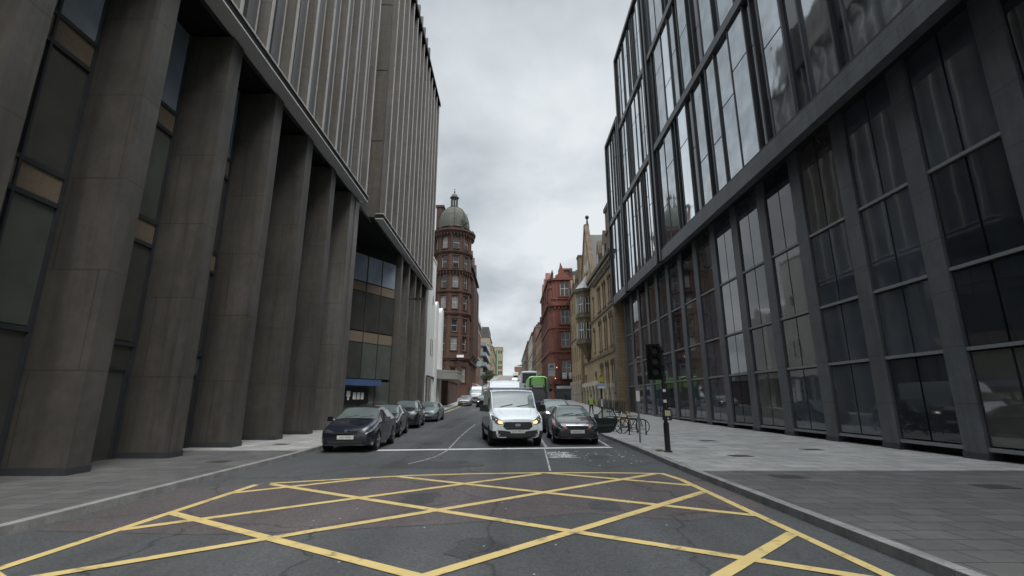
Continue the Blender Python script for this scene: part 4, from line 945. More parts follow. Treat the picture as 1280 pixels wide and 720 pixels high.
class Car:
    """body lofted through stations (y, half width, z bottom, z belt, top half width, z top); panes, lamps and grilles are laid on the body surface"""
    def __init__(s, name, label, cat, loc, rz, st, paint, group=None, crown=.03, roundness=.07, lower=None):
        s.T = thing(name, label, cat, loc, rz, group)
        keys = []
        for (y, w, zb, zl, wt, zt) in st:
            zm = zb + (zl - zb) * .45; r = roundness
            keys.append([(0, zb), (w * .82, zb), (w * .965, zb + r), (w, zm), (w * .985, zl - .02), (w * .95, zl + (zt - zl) * .08), (wt + (w * .95 - wt) * .12, zt - r * 1.1), (wt - r * .7, zt - r * .12), (wt * .5, zt + crown * .8), (0, zt + crown)])
        Y = []
        for a, b in zip(st, st[1:]):
            n = max(1, int((b[0] - a[0]) / .13))
            n = min(n, 5)
            Y += [a[0] + (b[0] - a[0]) * i / n for i in range(n)]
        Y.append(st[-1][0])
        vs = []; K = len(keys[0]); rows = []
        for y in Y:
            half = [(pchip([(st[i][0], keys[i][k][0]) for i in range(len(st))], y), pchip([(st[i][0], keys[i][k][1]) for i in range(len(st))], y)) for k in range(K)]
            fine = []
            for i in range(K - 1):
                p0, p1, p2, p3 = half[max(0, i - 1)], half[i], half[i + 1], half[min(K - 1, i + 2)]
                for t in (0, .5):
                    if i in (0, 8): t_ = t; fine.append((p1[0] + (p2[0] - p1[0]) * t_, p1[1] + (p2[1] - p1[1]) * t_)); continue
                    f = lambda a, b, c, d: .5 * (2 * b + (c - a) * t + (2 * a - 5 * b + 4 * c - d) * t * t + (3 * b - a - 3 * c + d) * t ** 3)
                    fine.append((f(p0[0], p1[0], p2[0], p3[0]), f(p0[1], p1[1], p2[1], p3[1])))
            fine.append(half[-1])
            rows.append([(x, y, z) for x, z in fine] + [(-x, y, z) for x, z in reversed(fine[1:-1])])
        n = len(rows[0]); fs = []
        for r_ in rows: vs += r_
        for j in range(len(rows) - 1):
            for i in range(n): fs.append((j * n + i, j * n + (i + 1) % n, (j + 1) * n + (i + 1) % n, (j + 1) * n + i))
        fs += [tuple(range(n - 1, -1, -1)), tuple((len(rows) - 1) * n + i for i in range(n))]
        s.v = [Vector(v) for v in vs]; s.f = fs
        mb = MB(); mb.add(s.v, fs)
        if lower:
            for i, f_ in enumerate(fs):
                cz = sum(s.v[k].z for k in f_) / len(f_); cy = sum(s.v[k].y for k in f_) / len(f_)
                if cz < lower[0] and cy < lower[1] and len(f_) < 6: mb.m[i] = 1
        s.body = mb.build('body', [paint, M['bumper']], s.T, smooth=38, local=True)
        s.bvh = BVHTree.FromPolygons(s.v, s.f); s.paint = paint; s.st = st
    def hit(s, p, axis):
        o, d = {'F': ((p[0], -3, p[1]), (0, 1, 0)), 'R': ((p[0], 30, p[1]), (0, -1, 0)), 'L': ((-4, p[0], p[1]), (1, 0, 0)), 'S': ((4, p[0], p[1]), (-1, 0, 0)), 'T': ((p[0], p[1], 9), (0, 0, -1))}[axis]
        h = s.bvh.ray_cast(Vector(o), Vector(d))
        return (h[0], Vector(d)) if h[0] is not None else None
    def decal(s, name, pts, axis, mat, off=.008, parent=None, rings=3, dens=4):
        P = []
        for a, b in zip(pts, pts[1:] + pts[:1]):
            P += [(a[0] + (b[0] - a[0]) * i / dens, a[1] + (b[1] - a[1]) * i / dens) for i in range(dens)]
        c = (sum(p[0] for p in P) / len(P), sum(p[1] for p in P) / len(P)); n = len(P); vs = []; last = None
        for k in range(rings):
            t = 1 - k / rings
            for p in P:
                h = None; q = 1.0
                while h is None and q > .7:
                    h = s.hit((c[0] + (p[0] - c[0]) * t * q, c[1] + (p[1] - c[1]) * t * q), axis); q -= .02
                if h is None: h = last
                if h is None: return None
                last = h; vs.append(h[0] - h[1] * off)
        h = s.hit(c, axis) or last; vs.append(h[0] - h[1] * off)
        fs = [(k * n + i, k * n + (i + 1) % n, (k + 1) * n + (i + 1) % n, (k + 1) * n + i) for k in range(rings - 1) for i in range(n)]
        fs += [((rings - 1) * n + i, (rings - 1) * n + (i + 1) % n, rings * n) for i in range(n)]
        mb = MB(); mb.add(vs, fs); return mb.build(name, mat, parent or s.T, smooth=40, local=True)
    def both(s, name, pts, axis, mat, **k):
        if axis in 'FRT': r = [s.decal(name, pts, axis, mat, **k), s.decal(name, [(-x, z) for x, z in reversed(pts)], axis, mat, **k)]
        else: r = [s.decal(name, pts, 'L', mat, **k), s.decal(name, pts, 'S', mat, **k)]
        return r
    def wheels(s, ys_, r, w, half, rimmat, arch=True):
        for y in ys_:
            if arch:
                pts = [(y + (r + .07) * math.cos(math.pi * i / 10), r + (r + .07) * math.sin(math.pi * i / 10)) for i in range(11)]
                pts = [(u, max(z, s.st[2][2] + .02)) for u, z in pts]
                s.both('wheel_arch', pts, 'L', M['blackm'], off=.006, dens=1)
            for sd in (-1, 1):
                t = MB(); xo = sd * (half + .012); xi = sd * (half - w)
                prof = [(r * .62, xi), (r * .95, xi), (r, xi + sd * .03), (r, xo - sd * .04), (r * .96, xo - sd * .01), (r * .68, xo), (r * .66, xo - sd * .03)]
                n = 22; k = len(prof)
                vs = [(x, y + rr_ * math.cos(2 * math.pi * i / n), r + rr_ * math.sin(2 * math.pi * i / n)) for rr_, x in prof for i in range(n)]
                t.add(vs, [(j * n + i, j * n + (i + 1) % n, (j + 1) * n + (i + 1) % n, (j + 1) * n + i) for j in range(k - 1) for i in range(n)] + [tuple(range(n))])
                wo = t.build('wheel', M['tyre'], s.T, smooth=40, local=True)
                q = MB(); q.cyl((xo - sd * .06, y, r), (xo - sd * .035, y, r), r * .67, r * .67, 20, 1)
                for i in range(5):
                    a = 2 * math.pi * i / 5 + .3; ca, sa = math.cos(a), math.sin(a)
                    q.cyl((xo - sd * .02, y, r), (xo - sd * .015, y + r * .64 * ca, r + r * .64 * sa), .045, .035, 5)
                q.cyl((xo - sd * .035, y, r), (xo - sd * .002, y, r), r * .2, r * .16, 10)
                ring = [(xo - sd * .02, y + r * .64 * math.cos(2 * math.pi * i / 20), r + r * .64 * math.sin(2 * math.pi * i / 20)) for i in range(21)]
                q.tube([Vector(p) for p in ring], .02, 4); q.build('rim', [rimmat, M['black']], wo, local=True)
    def mirrors(s, y, z, half, mat, sz=1.0):
        for sd in (-1, 1):
            m = MB(); x = sd * half
            m.cyl((x - sd * .06, y, z - .04), (x + sd * .06, y, z), .03, .03, 6)
            P = [(x + sd * .03, y - .07 * sz, z - .07 * sz), (x + sd * .24 * sz, y - .03, z - .06 * sz), (x + sd * .24 * sz, y + .05, z - .06 * sz), (x + sd * .03, y + .05, z - .08 * sz),
                 (x + sd * .04, y - .06 * sz, z + .1 * sz), (x + sd * .22 * sz, y - .02, z + .1 * sz), (x + sd * .22 * sz, y + .05, z + .1 * sz), (x + sd * .04, y + .05, z + .1 * sz)]
            m.hexa(P); m.build('door_mirror', mat, s.T, local=True)
    def plate(s, txt, z, y=None, size=.085):
        h = s.hit((0, z), 'F'); y = h[0].y - .022
        p = MB(); p.box(-.27, .27, y, y + .03, z - .06, z + .06); po = p.build('number_plate', M['plate'], s.T, local=True)
        if txt: lettering(txt, size, M['platetext'], po, (0, y - .004, z - .002), (R(90), 0, 0))
        return po
    def windscreen(s, y0, y1, inset, mat, zlift=.0):
        """pane laid on the sloping front between two stations (projected from above)"""
        w0 = pchip([(a[0], a[4]) for a in s.st], y0) - inset; w1 = pchip([(a[0], a[4]) for a in s.st], y1) - inset
        return s.decal('windscreen', [(-w0, y0), (w0, y0), (w1, y1), (-w1, y1)], 'T', mat, off=.01, rings=5, dens=6)

def hatch(name, label, loc, rz, paint, L=4.25, W=.9, H=1.47, plate='', group=None, style='hatch', rim='rim', lit=False, trimmat=None, lampm='lampdark', grille=True, mirror=None, nf=1.0):
    k = L / 4.25; h = H / 1.47; g = h * nf
    tail = [(L - .75 * k, W * .97, .24, .98 * h, W * .68, H - .08), (L - .28 * k, W * .95, .26, 1.0 * h, W * .66, 1.3 * h), (L - .06, W * .9, .3, .98 * h, W * .72, 1.04 * h), (L, W * .84, .36, .8 * h, W * .75, .9 * h)]
    if style == 'saloon':
        tail = [(L - 1.35 * k, W * .98, .24, .98 * h, W * .68, H - .06), (L - .62 * k, W * .95, .26, 1.0 * h, W * .7, 1.12 * h), (L - .1, W * .9, .3, .96 * h, W * .74, 1.06 * h), (L, W * .84, .36, .8 * h, W * .75, .92 * h)]
    st = [(0, W * .74, .3, .6 * g, W * .66, .68 * g), (.05, W * .84, .22, .64 * g, W * .76, .74 * g), (.28 * k, W * .96, .2, .7 * g, W * .82, min(.84 * g, .96 * h)), (.75 * k, W, .2, .82 * h, W * .86, max(.95 * h, min(.84 * g, .96 * h) + .02)), (1.12 * k, W, .2, .92 * h, W * .86, 1.03 * h),
          (1.45 * k, W, .2, .95 * h, W * .78, 1.2 * h), (1.95 * k, W, .2, .97 * h, W * .68, H - .05), (2.4 * k, W, .2, .98 * h, W * .67, H)] + tail
    c = Car(name, label, 'car', loc, rz, st, paint, group, crown=.025)
    c.windscreen(1.16 * k, 1.92 * k, .045, M['screen'])
    # side windows
    a, b = 1.42 * k, L - (.85 if style == 'hatch' else 1.15) * k; zb_, zt_ = 1.0 * h, H - .12
    for pts in ([(a + .06, zb_), (2.28 * k, zb_ + .01), (2.26 * k, zt_), (1.95 * k, zt_ - .02)], [(2.36 * k, zb_ + .01), (b, zb_ + .03), (b - .12, zt_ - .05), (2.34 * k, zt_)]):
        ws = c.both('side_window', pts, 'L', M['carglass'], off=.008)
    if trimmat:
        tp = [(a, zb_ - .03), (b + .1, zb_ - .0), (b + .08, zb_ + .018), (a + .05, zb_ - .012)]; c.both('window_trim', tp, 'L', trimmat, off=.012)
        tp = [(a - .02, zb_ + .0), (1.9 * k, zt_ + .01), (b - .3, zt_ + .015), (b - .3, zt_ + .033), (1.87 * k, zt_ + .028), (a - .055, zb_)]; c.both('window_trim', [tp[0], tp[1], tp[4], tp[5]], 'L', trimmat, off=.01); c.both('window_trim', [tp[1], tp[2], tp[3], tp[4]], 'L', trimmat, off=.01)
    # front
    c.both('headlight', [(W * .42, .615 * g), (W * .84, .66 * g), (W * .9, .76 * g), (W * .8, .775 * g), (W * .44, .69 * g)], 'F', M[lampm], off=.012)
    c.decal('grille', [(-W * .4, .61 * g), (W * .4, .61 * g), (W * .4, .68 * g), (-W * .4, .68 * g)], 'F', M['bumper'], off=.011)
    c.decal('lower_grille', [(-W * .6, .27), (W * .6, .27), (W * .66, .4), (-W * .66, .4)], 'F', M['bumper'], off=.01)
    c.both('fog_lamp', [(W * .68, .3), (W * .82, .32), (W * .8, .4), (W * .7, .39)], 'F', M['bumper'], off=.012)
    c.decal('bumper_trim', [(-W * .7, .245), (W * .7, .245), (W * .74, .265), (-W * .74, .265)], 'F', M['chrome'], off=.014)
    if plate is not None: c.plate(plate, .5 * h)
    if lit: c.both('side_lamp', [(W * .55, .66 * g), (W * .74, .68 * g), (W * .72, .745 * g), (W * .57, .72 * g)], 'F', M['glowwhite'], off=.02)
    # seams, handles, wheels, mirrors, rear lamps
    for y in (1.32 * k, 2.32 * k, b + .15):
        c.both('door_seam', [(y - .008, .32), (y + .008, .32), (y + .008, .96 * h), (y - .008, .96 * h)], 'L', M['black'], off=.004, dens=3)
    for y in (2.12 * k, 3.1 * k): c.both('door_handle', [(y - .1, .86 * h), (y + .1, .865 * h), (y + .1, .89 * h), (y - .1, .885 * h)], 'L', M['black'] if trimmat is None else trimmat, off=.025, dens=2)
    c.wheels((.82 * k, L - .88 * k), .325 * min(1.1, h), .21, W, M[rim])
    c.mirrors(1.5 * k, 1.02 * h, W, mirror or paint)
    c.both('tail_light', [(W * .55, .82 * h), (W * .86, .82 * h), (W * .84, .95 * h), (W * .58, .96 * h)], 'R', M['redlens'], off=.01)
    c.decal('rear_window', [(-W * .55, 1.06 * h), (W * .55, 1.06 * h), (W * .5, 1.28 * h), (-W * .5, 1.28 * h)], 'R', M['carglass'], off=.01)
    wp = MB()
    for x in (-.42, .12):
        h0 = c.hit((x, 1.2 * k), 'T'); h1 = c.hit((x + .45, 1.32 * k), 'T'); wp.cyl(h0[0] + Vector((0, 0, .02)), h1[0] + Vector((0, 0, .025)), .012, .008, 5)
    wp.build('wiper', M['black'], c.T, local=True)
    return c

# parked row on the left
GP = 'cars parked along the left kerb'
c1 = hatch('parked_car', 'dark navy hatchback with silver window trim, nearest in the left parked row', (-5.43, 16.35, 0), R(2), M['navy'], 4.27, .9, 1.46, 'LK17 FWX', GP, trimmat=M['rim'], mirror=M['navy'])
c1.decal('badge', [(-.05, .66), (.05, .66), (.05, .73), (-.05, .73)], 'F', M['chrome'], off=.016)
c2 = hatch('parked_car', 'black hatchback parked second in the left row behind the navy car', (-5.95, 22.3, G(22)), R(5), M['blackcar'], 4.3, .89, 1.5, '', GP, lampm='lamp')
c3 = hatch('parked_car', 'tall black crossover parked third in the left row', (-6.4, 29.3, G(30)), R(4), M['blackcar'], 4.45, .92, 1.66, '', GP, lampm='lamp', trimmat=M['rim'], nf=1.12)
c4_ = hatch('parked_car', 'pale blue silver car parked fourth in the left row before the canopy', (-6.35, 36.4, G(38)), R(-1), M['bluesilver'], 4.4, .9, 1.46, '', GP, lampm='lamp')
hatch('parked_car', 'silver car parked far along the left kerb near the red building', (-6.55, 69.6, G(71)), R(0), M['silver'], 4.4, .9, 1.5, '', GP, lampm='lamp')
hatch('moving_car', 'small black car waiting half hidden behind the white van on its left', (-3.7, 66, G(67)), 0, M['blackcar'], 4.3, .88, 1.6, None, lit=True)

clear_glass = glass('clear_tint_glass', (.16, .2, .12), 1.5); clear_glass.node_tree.nodes['Principled BSDF'].inputs['Alpha'].default_value = .45
# Saloon with its door open
c = hatch('saloon_car', 'dark green black saloon with its passenger door open at the right kerb', (2.65, 19.15, 0), R(0), M['green_black'], 4.66, .905, 1.46, 'SA09 KVS', None, 'saloon', lampm='lampdark', mirror=M['darkgrey'])
W = .905
c.decal('grille_surround', [(-.43, .735), (.43, .735), (.445, .752), (-.445, .752)], 'F', M['chrome'], off=.016)
c.decal('grille', [(-.36, .585), (.36, .585), (.43, .735), (-.43, .735)], 'F', M['black'], off=.0155)
for i in range(5):
    pass
c.both('indicator', [(.42, .6), (.5, .62), (.56, .73), (.47, .72)], 'F', M['amber'], off=.02)
c.both('bumper_corner', [(.3, .42), (.72, .44), (.7, .57), (.32, .56)], 'F', M['green_black'], off=.012)
lamp = c.decal('side_reflector', [(-.87, .78), (-.8, .8), (-.8, .9), (-.86, .88)], 'F', M['amber'], off=.02)
bd = MB(); h = c.hit((0, .78), 'F'); bd.cyl((0, h[0].y - .03, .785), (0, h[0].y, .785), .05, .05, 14); bd.build('badge', M['chrome'], c.T, local=True)
# open door on the kerb side: hinged at the front edge, swung about 60 degrees
hx, hy = .88, 1.32
dr = MB(); ang = R(76); dx, dy = math.sin(ang), math.cos(ang)
D = lambda u, z, t=0: (hx + u * dx - t * dy, hy + u * dy + t * dx, z)
prof = [(0, .34), (.72, .36), (.95, .52), (1.07, .78), (1.06, .96), (0, .96)]
n = len(prof)
dr.add([D(u, z, 0) for u, z in prof] + [D(u, z, .1) for u, z in prof], [tuple(range(n)), tuple(range(2 * n - 1, n - 1, -1))] + [(i, (i + 1) % n, (i + 1) % n + n, i + n) for i in range(n)])
door = dr.build('open_door', M['door_green'], c.T, local=True)
fr_ = MB(); fp = [(.05, .97), (.5, 1.37), (.85, 1.4), (1.06, 1.0)]
for a, b_ in zip(fp, fp[1:]): fr_.cyl(D(a[0], a[1], .05), D(b_[0], b_[1], .05), .022, .022, 6)
fr_.build('door_frame', M['black'], door, local=True)
gl = MB(); gl.add([D(u, z, .05) for u, z in fp], [(0, 1, 2, 3)]); gl.build('door_glass', clear_glass, door, local=True)
tr = MB(); tr.hexa([D(.15, .62, -.05), D(.9, .62, -.05), D(.9, .62, 0), D(.15, .62, 0), D(.15, .7, -.05), D(.9, .74, -.05), D(.9, .74, 0), D(.15, .7, 0)]); tr.build('armrest', M['interior'], door, local=True)
# vehicles queued behind
hatch('suv_car', 'dark grey tall car with a lit headlamp queued behind the saloon', (2.6, 25.6, G(27)), R(0), M['darkgrey'], 4.5, .93, 1.72, '', None, lit=True, mirror=M['black'], nf=1.28)
hatch('parked_car', 'black estate car parked behind the tall grey car at the right kerb', (3.45, 33.0, G(34)), 0, M['blackcar'], 4.5, .9, 1.62, None, None)

# Transit style van
st = [(0, .80, .34, .86, .72, .95), (.06, .92, .3, .9, .8, 1.0), (.3, .985, .28, .98, .84, 1.1), (.62, .993, .28, 1.08, .85, 1.2), (.88, .993, .28, 1.16, .86, 1.3), (1.15, .993, .28, 1.2, .86, 1.54), (1.55, .993, .28, 1.22, .85, 1.9), (1.9, .993, .28, 1.22, .86, 2.03), (2.6, .993, .28, 1.22, .88, 2.06), (4.7, .99, .28, 1.22, .88, 2.05), (4.95, .97, .3, 1.2, .86, 2.01), (4.99, .94, .34, 1.2, .84, 1.95)]
st = [(y, w * 1.02, zb, zl * 1.02, wt * 1.02, zt * 1.02) for (y, w, zb, zl, wt, zt) in st]
v = Car('van', 'white panel van with lit headlights at the stop line', 'van', (.31, 18.35, 0), R(7.5), st, M['van_white'], None, crown=.03, lower=(.6, .75))
v.windscreen(.95, 1.76, .03, M['screen'])
v.both('headlight', [(.5, .84), (.72, .8), (.95, .93), (.95, 1.13), (.86, 1.12), (.66, 1.0)], 'F', M['lampdark'], off=.012)
v.both('headlight_bulb', [(.55, .845), (.7, .83), (.76, .9), (.72, .965), (.6, .93)], 'F', M['glow'], off=.026)
v.decal('grille', [(-.42, .62), (.42, .62), (.56, .74), (.5, .9), (-.5, .9), (-.56, .74)], 'F', M['bumper'], off=.016)
for z in (.7, .78, .86): v.decal('grille_bar', [(-.46, z), (.46, z), (.46, z + .018), (-.46, z + .018)], 'F', M['darkgrey'], off=.024)
oval = [(.115 * math.cos(2 * math.pi * i / 16), .79 + .05 * math.sin(2 * math.pi * i / 16)) for i in range(16)]
bg = v.decal('badge', oval, 'F', M['chrome'], off=.03, dens=1)
v.decal('badge_field', [(x * .85, .79 + (z - .79) * .8) for x, z in oval], 'F', plain('badge_grey', (.25, .28, .33), .3), off=.034, parent=bg, dens=1)
v.decal('bumper', [(-.9, .33), (.9, .33), (.96, .62), (.62, .6), (.45, .53), (-.45, .53), (-.62, .6), (-.96, .62)], 'F', M['bumper'], off=.014, rings=4)
v.plate('SJ19 MKO', .56, size=.1)
v.both('fog_lamp', [(.66, .4), (.78, .41), (.77, .48), (.67, .47)], 'F', M['lamp'], off=.02)
v.both('side_window', [(1.22, 1.26), (2.1, 1.26), (2.08, 1.78), (1.72, 1.8)], 'L', M['carglass'], off=.01)
v.both('side_moulding', [(.9, .5), (4.9, .5), (4.9, .64), (.9, .64)], 'L', M['bumper'], off=.012)
for y in (1.15, 2.2, 3.5): v.both('door_seam', [(y - .01, .4), (y + .01, .4), (y + .01, 1.75), (y - .01, 1.75)], 'L', M['darkgrey'], off=.004)
v.wheels((.93, 3.87), .345, .23, 1.012, M['darkrim'])
v.mirrors(1.3, 1.36, .99, M['black'], 1.5)
v.both('tail_light', [(.86, .9), (.94, .9), (.93, 1.4), (.86, 1.4)], 'R', M['redlens'], off=.01)
rk = MB()
for x in (-.78, .78): rk.cyl((x, 2.2, 2.14), (x, 4.5, 2.14), .02, .02, 6)
for y in (2.2, 3.4, 4.5):
    rk.cyl((-.95, y, 2.19), (.95, y, 2.19), .028, .028, 6)
    for x in (-.78, .78): rk.cyl((x, y, 1.98), (x, y, 2.19), .02, .02, 5)
rk.build('roof_rack', M['grey_metal'], v.T, local=True)
wp = MB()
for x in (-.55, .1):
    a0 = v.hit((x, .97), 'T')[0]; a1 = v.hit((x + .5, 1.06), 'T')[0]; wp.cyl(a0 + Vector((0, 0, .025)), a1 + Vector((0, 0, .03)), .014, .01, 5)
wp.build('wiper', M['black'], v.T, local=True)
ml = MB(); ml.fbox(Fr((-.02, .3), (.02, .3)), 0, .04, .9, .92, 0, .01); 
v.both('bonnet_seam', [(.52, .35), (.53, .35), (.66, .92), (.65, .92)], 'T', M['grey_metal'], off=.004)
# high roofed van behind
st2 = [(0, .84, .34, .9, .74, 1.0), (.1, .94, .3, .95, .82, 1.1), (.6, 1.0, .3, 1.1, .88, 1.28), (.9, 1.0, .3, 1.2, .86, 1.5), (1.5, 1.0, .3, 1.24, .84, 2.1), (1.75, 1.0, .3, 1.24, .84, 2.5), (2.3, 1.0, .3, 1.24, .86, 2.72), (5.6, 1.0, .3, 1.24, .87, 2.72), (5.75, .97, .34, 1.2, .84, 2.66)]
v2 = Car('van', 'white high roof van directly behind the panel van, only its roof showing', 'van', (-.28, 25.4, G(28)), R(0), st2, M['van_white'], None, crown=.05, roundness=.1)
v2.windscreen(.92, 1.5, .03, M['screen']); v2.wheels((.95, 4.4), .345, .23, 1.0, M['darkrim']); v2.mirrors(1.2, 1.5, 1.0, M['black'], 1.6)
v2.both('headlight', [(.55, .8), (.85, .85), (.9, 1.05), (.7, 1.0)], 'F', M['lamp'], off=.012); v2.decal('grille', [(-.5, .62), (.5, .62), (.5, .85), (-.5, .85)], 'F', M['bumper'], off=.012)
v2.both('side_window', [(1.2, 1.3), (2.0, 1.3), (2.0, 1.85), (1.6, 1.85)], 'L', M['carglass'], off=.01)

# buses
def bus(label, loc, rz, L, H, Wd, low, top, zsplit, screen, name='bus', double=False):
    st = [(0, Wd * .93, .3, H * .5, Wd * .86, H - .12), (.12, Wd, .28, H * .5, Wd * .93, H - .03), (.5, Wd, .28, H * .5, Wd * .95, H), (L - .3, Wd, .28, H * .5, Wd * .95, H), (L, Wd * .95, .34, H * .5, Wd * .9, H - .08)]
    b_ = Car(name, label, 'bus', loc, rz, st, low, None, crown=.06, roundness=.26 if top else .14)
    if top:
        b_.body.data.materials.append(top)
        for p in b_.body.data.polygons:
            if p.center.z > zsplit and len(p.vertices) < 6: p.material_index = 2
    return b_
bz = G(61)
b1 = bus('green topped single deck bus with dark windscreen queued behind the vans', (3.5, 59.5, bz), R(0), 11, 4.0, 1.22, M['bus_navy'], M['bus_green'], 2.4, None)
b1.decal('roof_front', [(-1.2, 2.62), (1.2, 2.62), (1.15, 3.75), (.9, 3.94), (-.9, 3.94), (-1.15, 3.75)], 'F', M['bus_green'], off=.014)
b1.both('roof_side', [(.1, 2.75), (10.9, 2.75), (10.9, 3.9), (.1, 3.9)], 'L', M['bus_green'], off=.012)
b1.decal('roof_top', [(-1.1, .1), (1.1, .1), (1.1, 10.9), (-1.1, 10.9)], 'T', M['bus_green'], off=.012)
b1.decal('destination_display', [(-.75, 2.68), (.75, 2.68), (.75, 2.92), (-.75, 2.92)], 'F', M['black'], off=.022)
b1.decal('display_glare', [(-.6, 2.72), (.65, 2.72), (.65, 2.88), (-.6, 2.88)], 'F', M['white_sign'], off=.03)  # one white strip paints the display and a windscreen reflection together
b1.decal('windscreen', [(-1.1, 1.15), (1.1, 1.15), (1.1, 2.4), (-1.1, 2.4)], 'F', plain('bus_screen', (.03, .04, .04), .12, 0, 1.7), off=.016, rings=6, dens=8)
b1.decal('bumper_stripe', [(-1.1, .85), (1.1, .85), (1.1, 1.05), (-1.1, 1.05)], 'F', plain('bus_lilac', (.25, .22, .35), .4), off=.016)
b1.both('headlight', [(.8, .6), (1.1, .6), (1.1, .78), (.8, .78)], 'F', M['lamp'], off=.016)
for i in range(5): b1.both('side_window', [(.7 + i * 2, 1.4), (2.6 + i * 2, 1.4), (2.6 + i * 2, 2.6), (.7 + i * 2, 2.6)], 'L', M['pane_dark'], off=.014)
b1.wheels((2.6, 8.4), .48, .3, 1.27, M['darkrim']); b1.mirrors(.1, 2.3, 1.28, M['black'], 2)
b2 = bus('grey white double deck bus standing behind the green bus', (3.0, 73, G(74)), 0, 10.8, 5.0, 1.27, M['bus_grey'], None, 0, None)
b2.decal('upper_windscreen', [(-1.08, 3.2), (1.08, 3.2), (1.05, 4.72), (-1.05, 4.72)], 'F', M['pane_dark'], off=.016)
b2.decal('windscreen', [(-1.1, 1.1), (1.1, 1.1), (1.1, 2.3), (-1.1, 2.3)], 'F', M['pane_dark'], off=.016)
b2.decal('destination_display', [(-.8, 2.5), (.8, 2.5), (.8, 2.9), (-.8, 2.9)], 'F', M['black'], off=.016)
for i in range(5):
    b2.both('side_window', [(.5 + i * 2, 3.2), (2.4 + i * 2, 3.2), (2.4 + i * 2, 4.6), (.5 + i * 2, 4.6)], 'L', M['pane_dark'], off=.014)
    b2.both('side_window', [(.9 + i * 1.9, 1.3), (2.7 + i * 1.9, 1.3), (2.7 + i * 1.9, 2.3), (.9 + i * 1.9, 2.3)], 'L', M['pane_dark'], off=.014)
b2.wheels((2.5, 8.2), .48, .3, 1.27, M['darkrim'])
b3 = bus('white box lorry far up the hill in the right lane', (2.6, 205, G(206)), 0, 7, 3.5, 1.2, M['van_white'], None, 0, None, name='lorry')
b3.T['category'] = 'lorry'
b3.decal('windscreen', [(-1, 1.3), (1, 1.3), (1, 2.1), (-1, 2.1)], 'F', M['pane_dark'], off=.016); b3.wheels((1.2, 5.4), .45, .3, 1.2, M['darkrim'])
b4 = Car('van', 'grey box van parked behind the far silver car on the left', 'van', (-5.5, 79, G(81)), 0, st2, M['silver'], None, crown=.05, roundness=.1)
b4.windscreen(.92, 1.5, .03, M['carglass']); b4.wheels((.95, 4.4), .345, .23, 1.0, M['darkrim']); b4.decal('grille', [(-.5, .62), (.5, .62), (.5, .85), (-.5, .85)], 'F', M['bumper'], off=.012)
b5 = Car('van', 'small white van climbing the hill ahead of the lorry', 'van', (1.6, 150, G(152)), 0, st2, M['van_white'], None, crown=.05, roundness=.1)
b5.windscreen(.92, 1.5, .03, M['carglass']); b5.wheels((.95, 4.4), .345, .23, 1.0, M['darkrim'])
for x, y, lab, mt in ((-3.6, 95, 'dark car in the left lane far up the street', 'blackcar'), (-5.3, 110, 'silver car parked far up the left kerb beyond the domed building', 'silver'), (-4.9, 122, 'dark grey car parked highest on the left kerb', 'darkgrey')):
    hatch('parked_car' if 'parked' in lab else 'moving_car', lab, (x, y, G(y + 2)), 0, M[mt], 4.3, .89, 1.5, None)

# ================================================================== street furniture
PV = .12
t = thing('traffic_light', 'black traffic light with push button box on the right pavement corner', 'traffic light', (4.95, 15.5, PV))
f = MB(); f.cyl((4.95, 15.5, PV), (4.95, 15.5, 3.4), .06, .055, 12); f.cyl((4.95, 15.5, PV), (4.95, 15.5, 1.0), .085, .085, 12); f.lathe((4.95, 15.5, PV), [(.14, 0), (.13, .03), (.09, .05)], 12); f.build('pole', M['black'], t)
HF = Fr((4.38, 15.38), (4.9, 15.33))
f = MB(); f.fbox(HF, .05, .5, 2.33, 3.47, -.03, 0); f.fbox(HF, .14, .42, 2.37, 3.43, 0, .14); f.fbox(HF, .45, .62, 2.7, 2.78, -.1, -.03); f.fbox(HF, .45, .62, 3.2, 3.28, -.1, -.03); h_ = f.build('signal_head', M['blackm'], t)
for k, z in enumerate((3.23, 2.9, 2.57)):
    f = MB(); n = 12; vs = []
    for dpt in (.14, .34):
        for i in range(n + 1):
            a = math.pi * (-.12 + 1.24 * i / n); vs.append(HF.pt(.28 + .13 * math.cos(a), z + .13 * math.sin(a), dpt if dpt < .2 else .16 + .19 * max(0.15, math.sin(max(0, min(math.pi, a))))))
    f.add(vs, [(i, i + 1, n + 2 + i, n + 1 + i) for i in range(n)]); f.build('visor', M['blackm'], h_)
    f = MB(); f.cyl(HF.pt(.28, z, .141), HF.pt(.28, z, .155), .105, .1, 16); f.build('lens', plain('dark_lens_%d' % k, [(.03, .01, .01), (.03, .02, .01), (.01, .022, .018)][k], .6), h_)
f = MB(); f.box(4.83, 5.08, 15.28, 15.44, 1.08, 1.42); b_ = f.build('push_button_box', M['black'], t)
f = MB(); f.box(4.87, 5.04, 15.268, 15.278, 1.22, 1.38); f.build('panel', plain('button_panel', (.5, .48, .25), .5), b_)
f = MB(); f.cyl((4.955, 15.28, 1.14), (4.955, 15.262, 1.14), .028, .028, 12); f.build('button', M['chrome'], b_)
for z, w_ in ((1.62, .05), (1.95, .045)):
    f = MB(); f.box(4.95 - w_, 4.95 + w_, 15.432, 15.437, z, z + .09); f.build('sticker', M['white_sign'], t)
t = thing('sign_post', 'slim grey post with small white plate behind the traffic light', 'sign post', (5.0, 18.9, PV))
f = MB(); f.cyl((5.0, 18.9, PV), (5.0, 18.9, 3.3), .038, .038, 10); f.build('pole', M['grey_metal'], t)
f = MB(); f.box(4.93, 5.07, 18.84, 18.86, 1.65, 2.05); f.build('sign_plate', M['white_sign'], t)
t = thing('sign_post', 'banded black post with yellow and blue parking plates by the stone front', 'sign post', (5.7, 30, G(30) + PV))
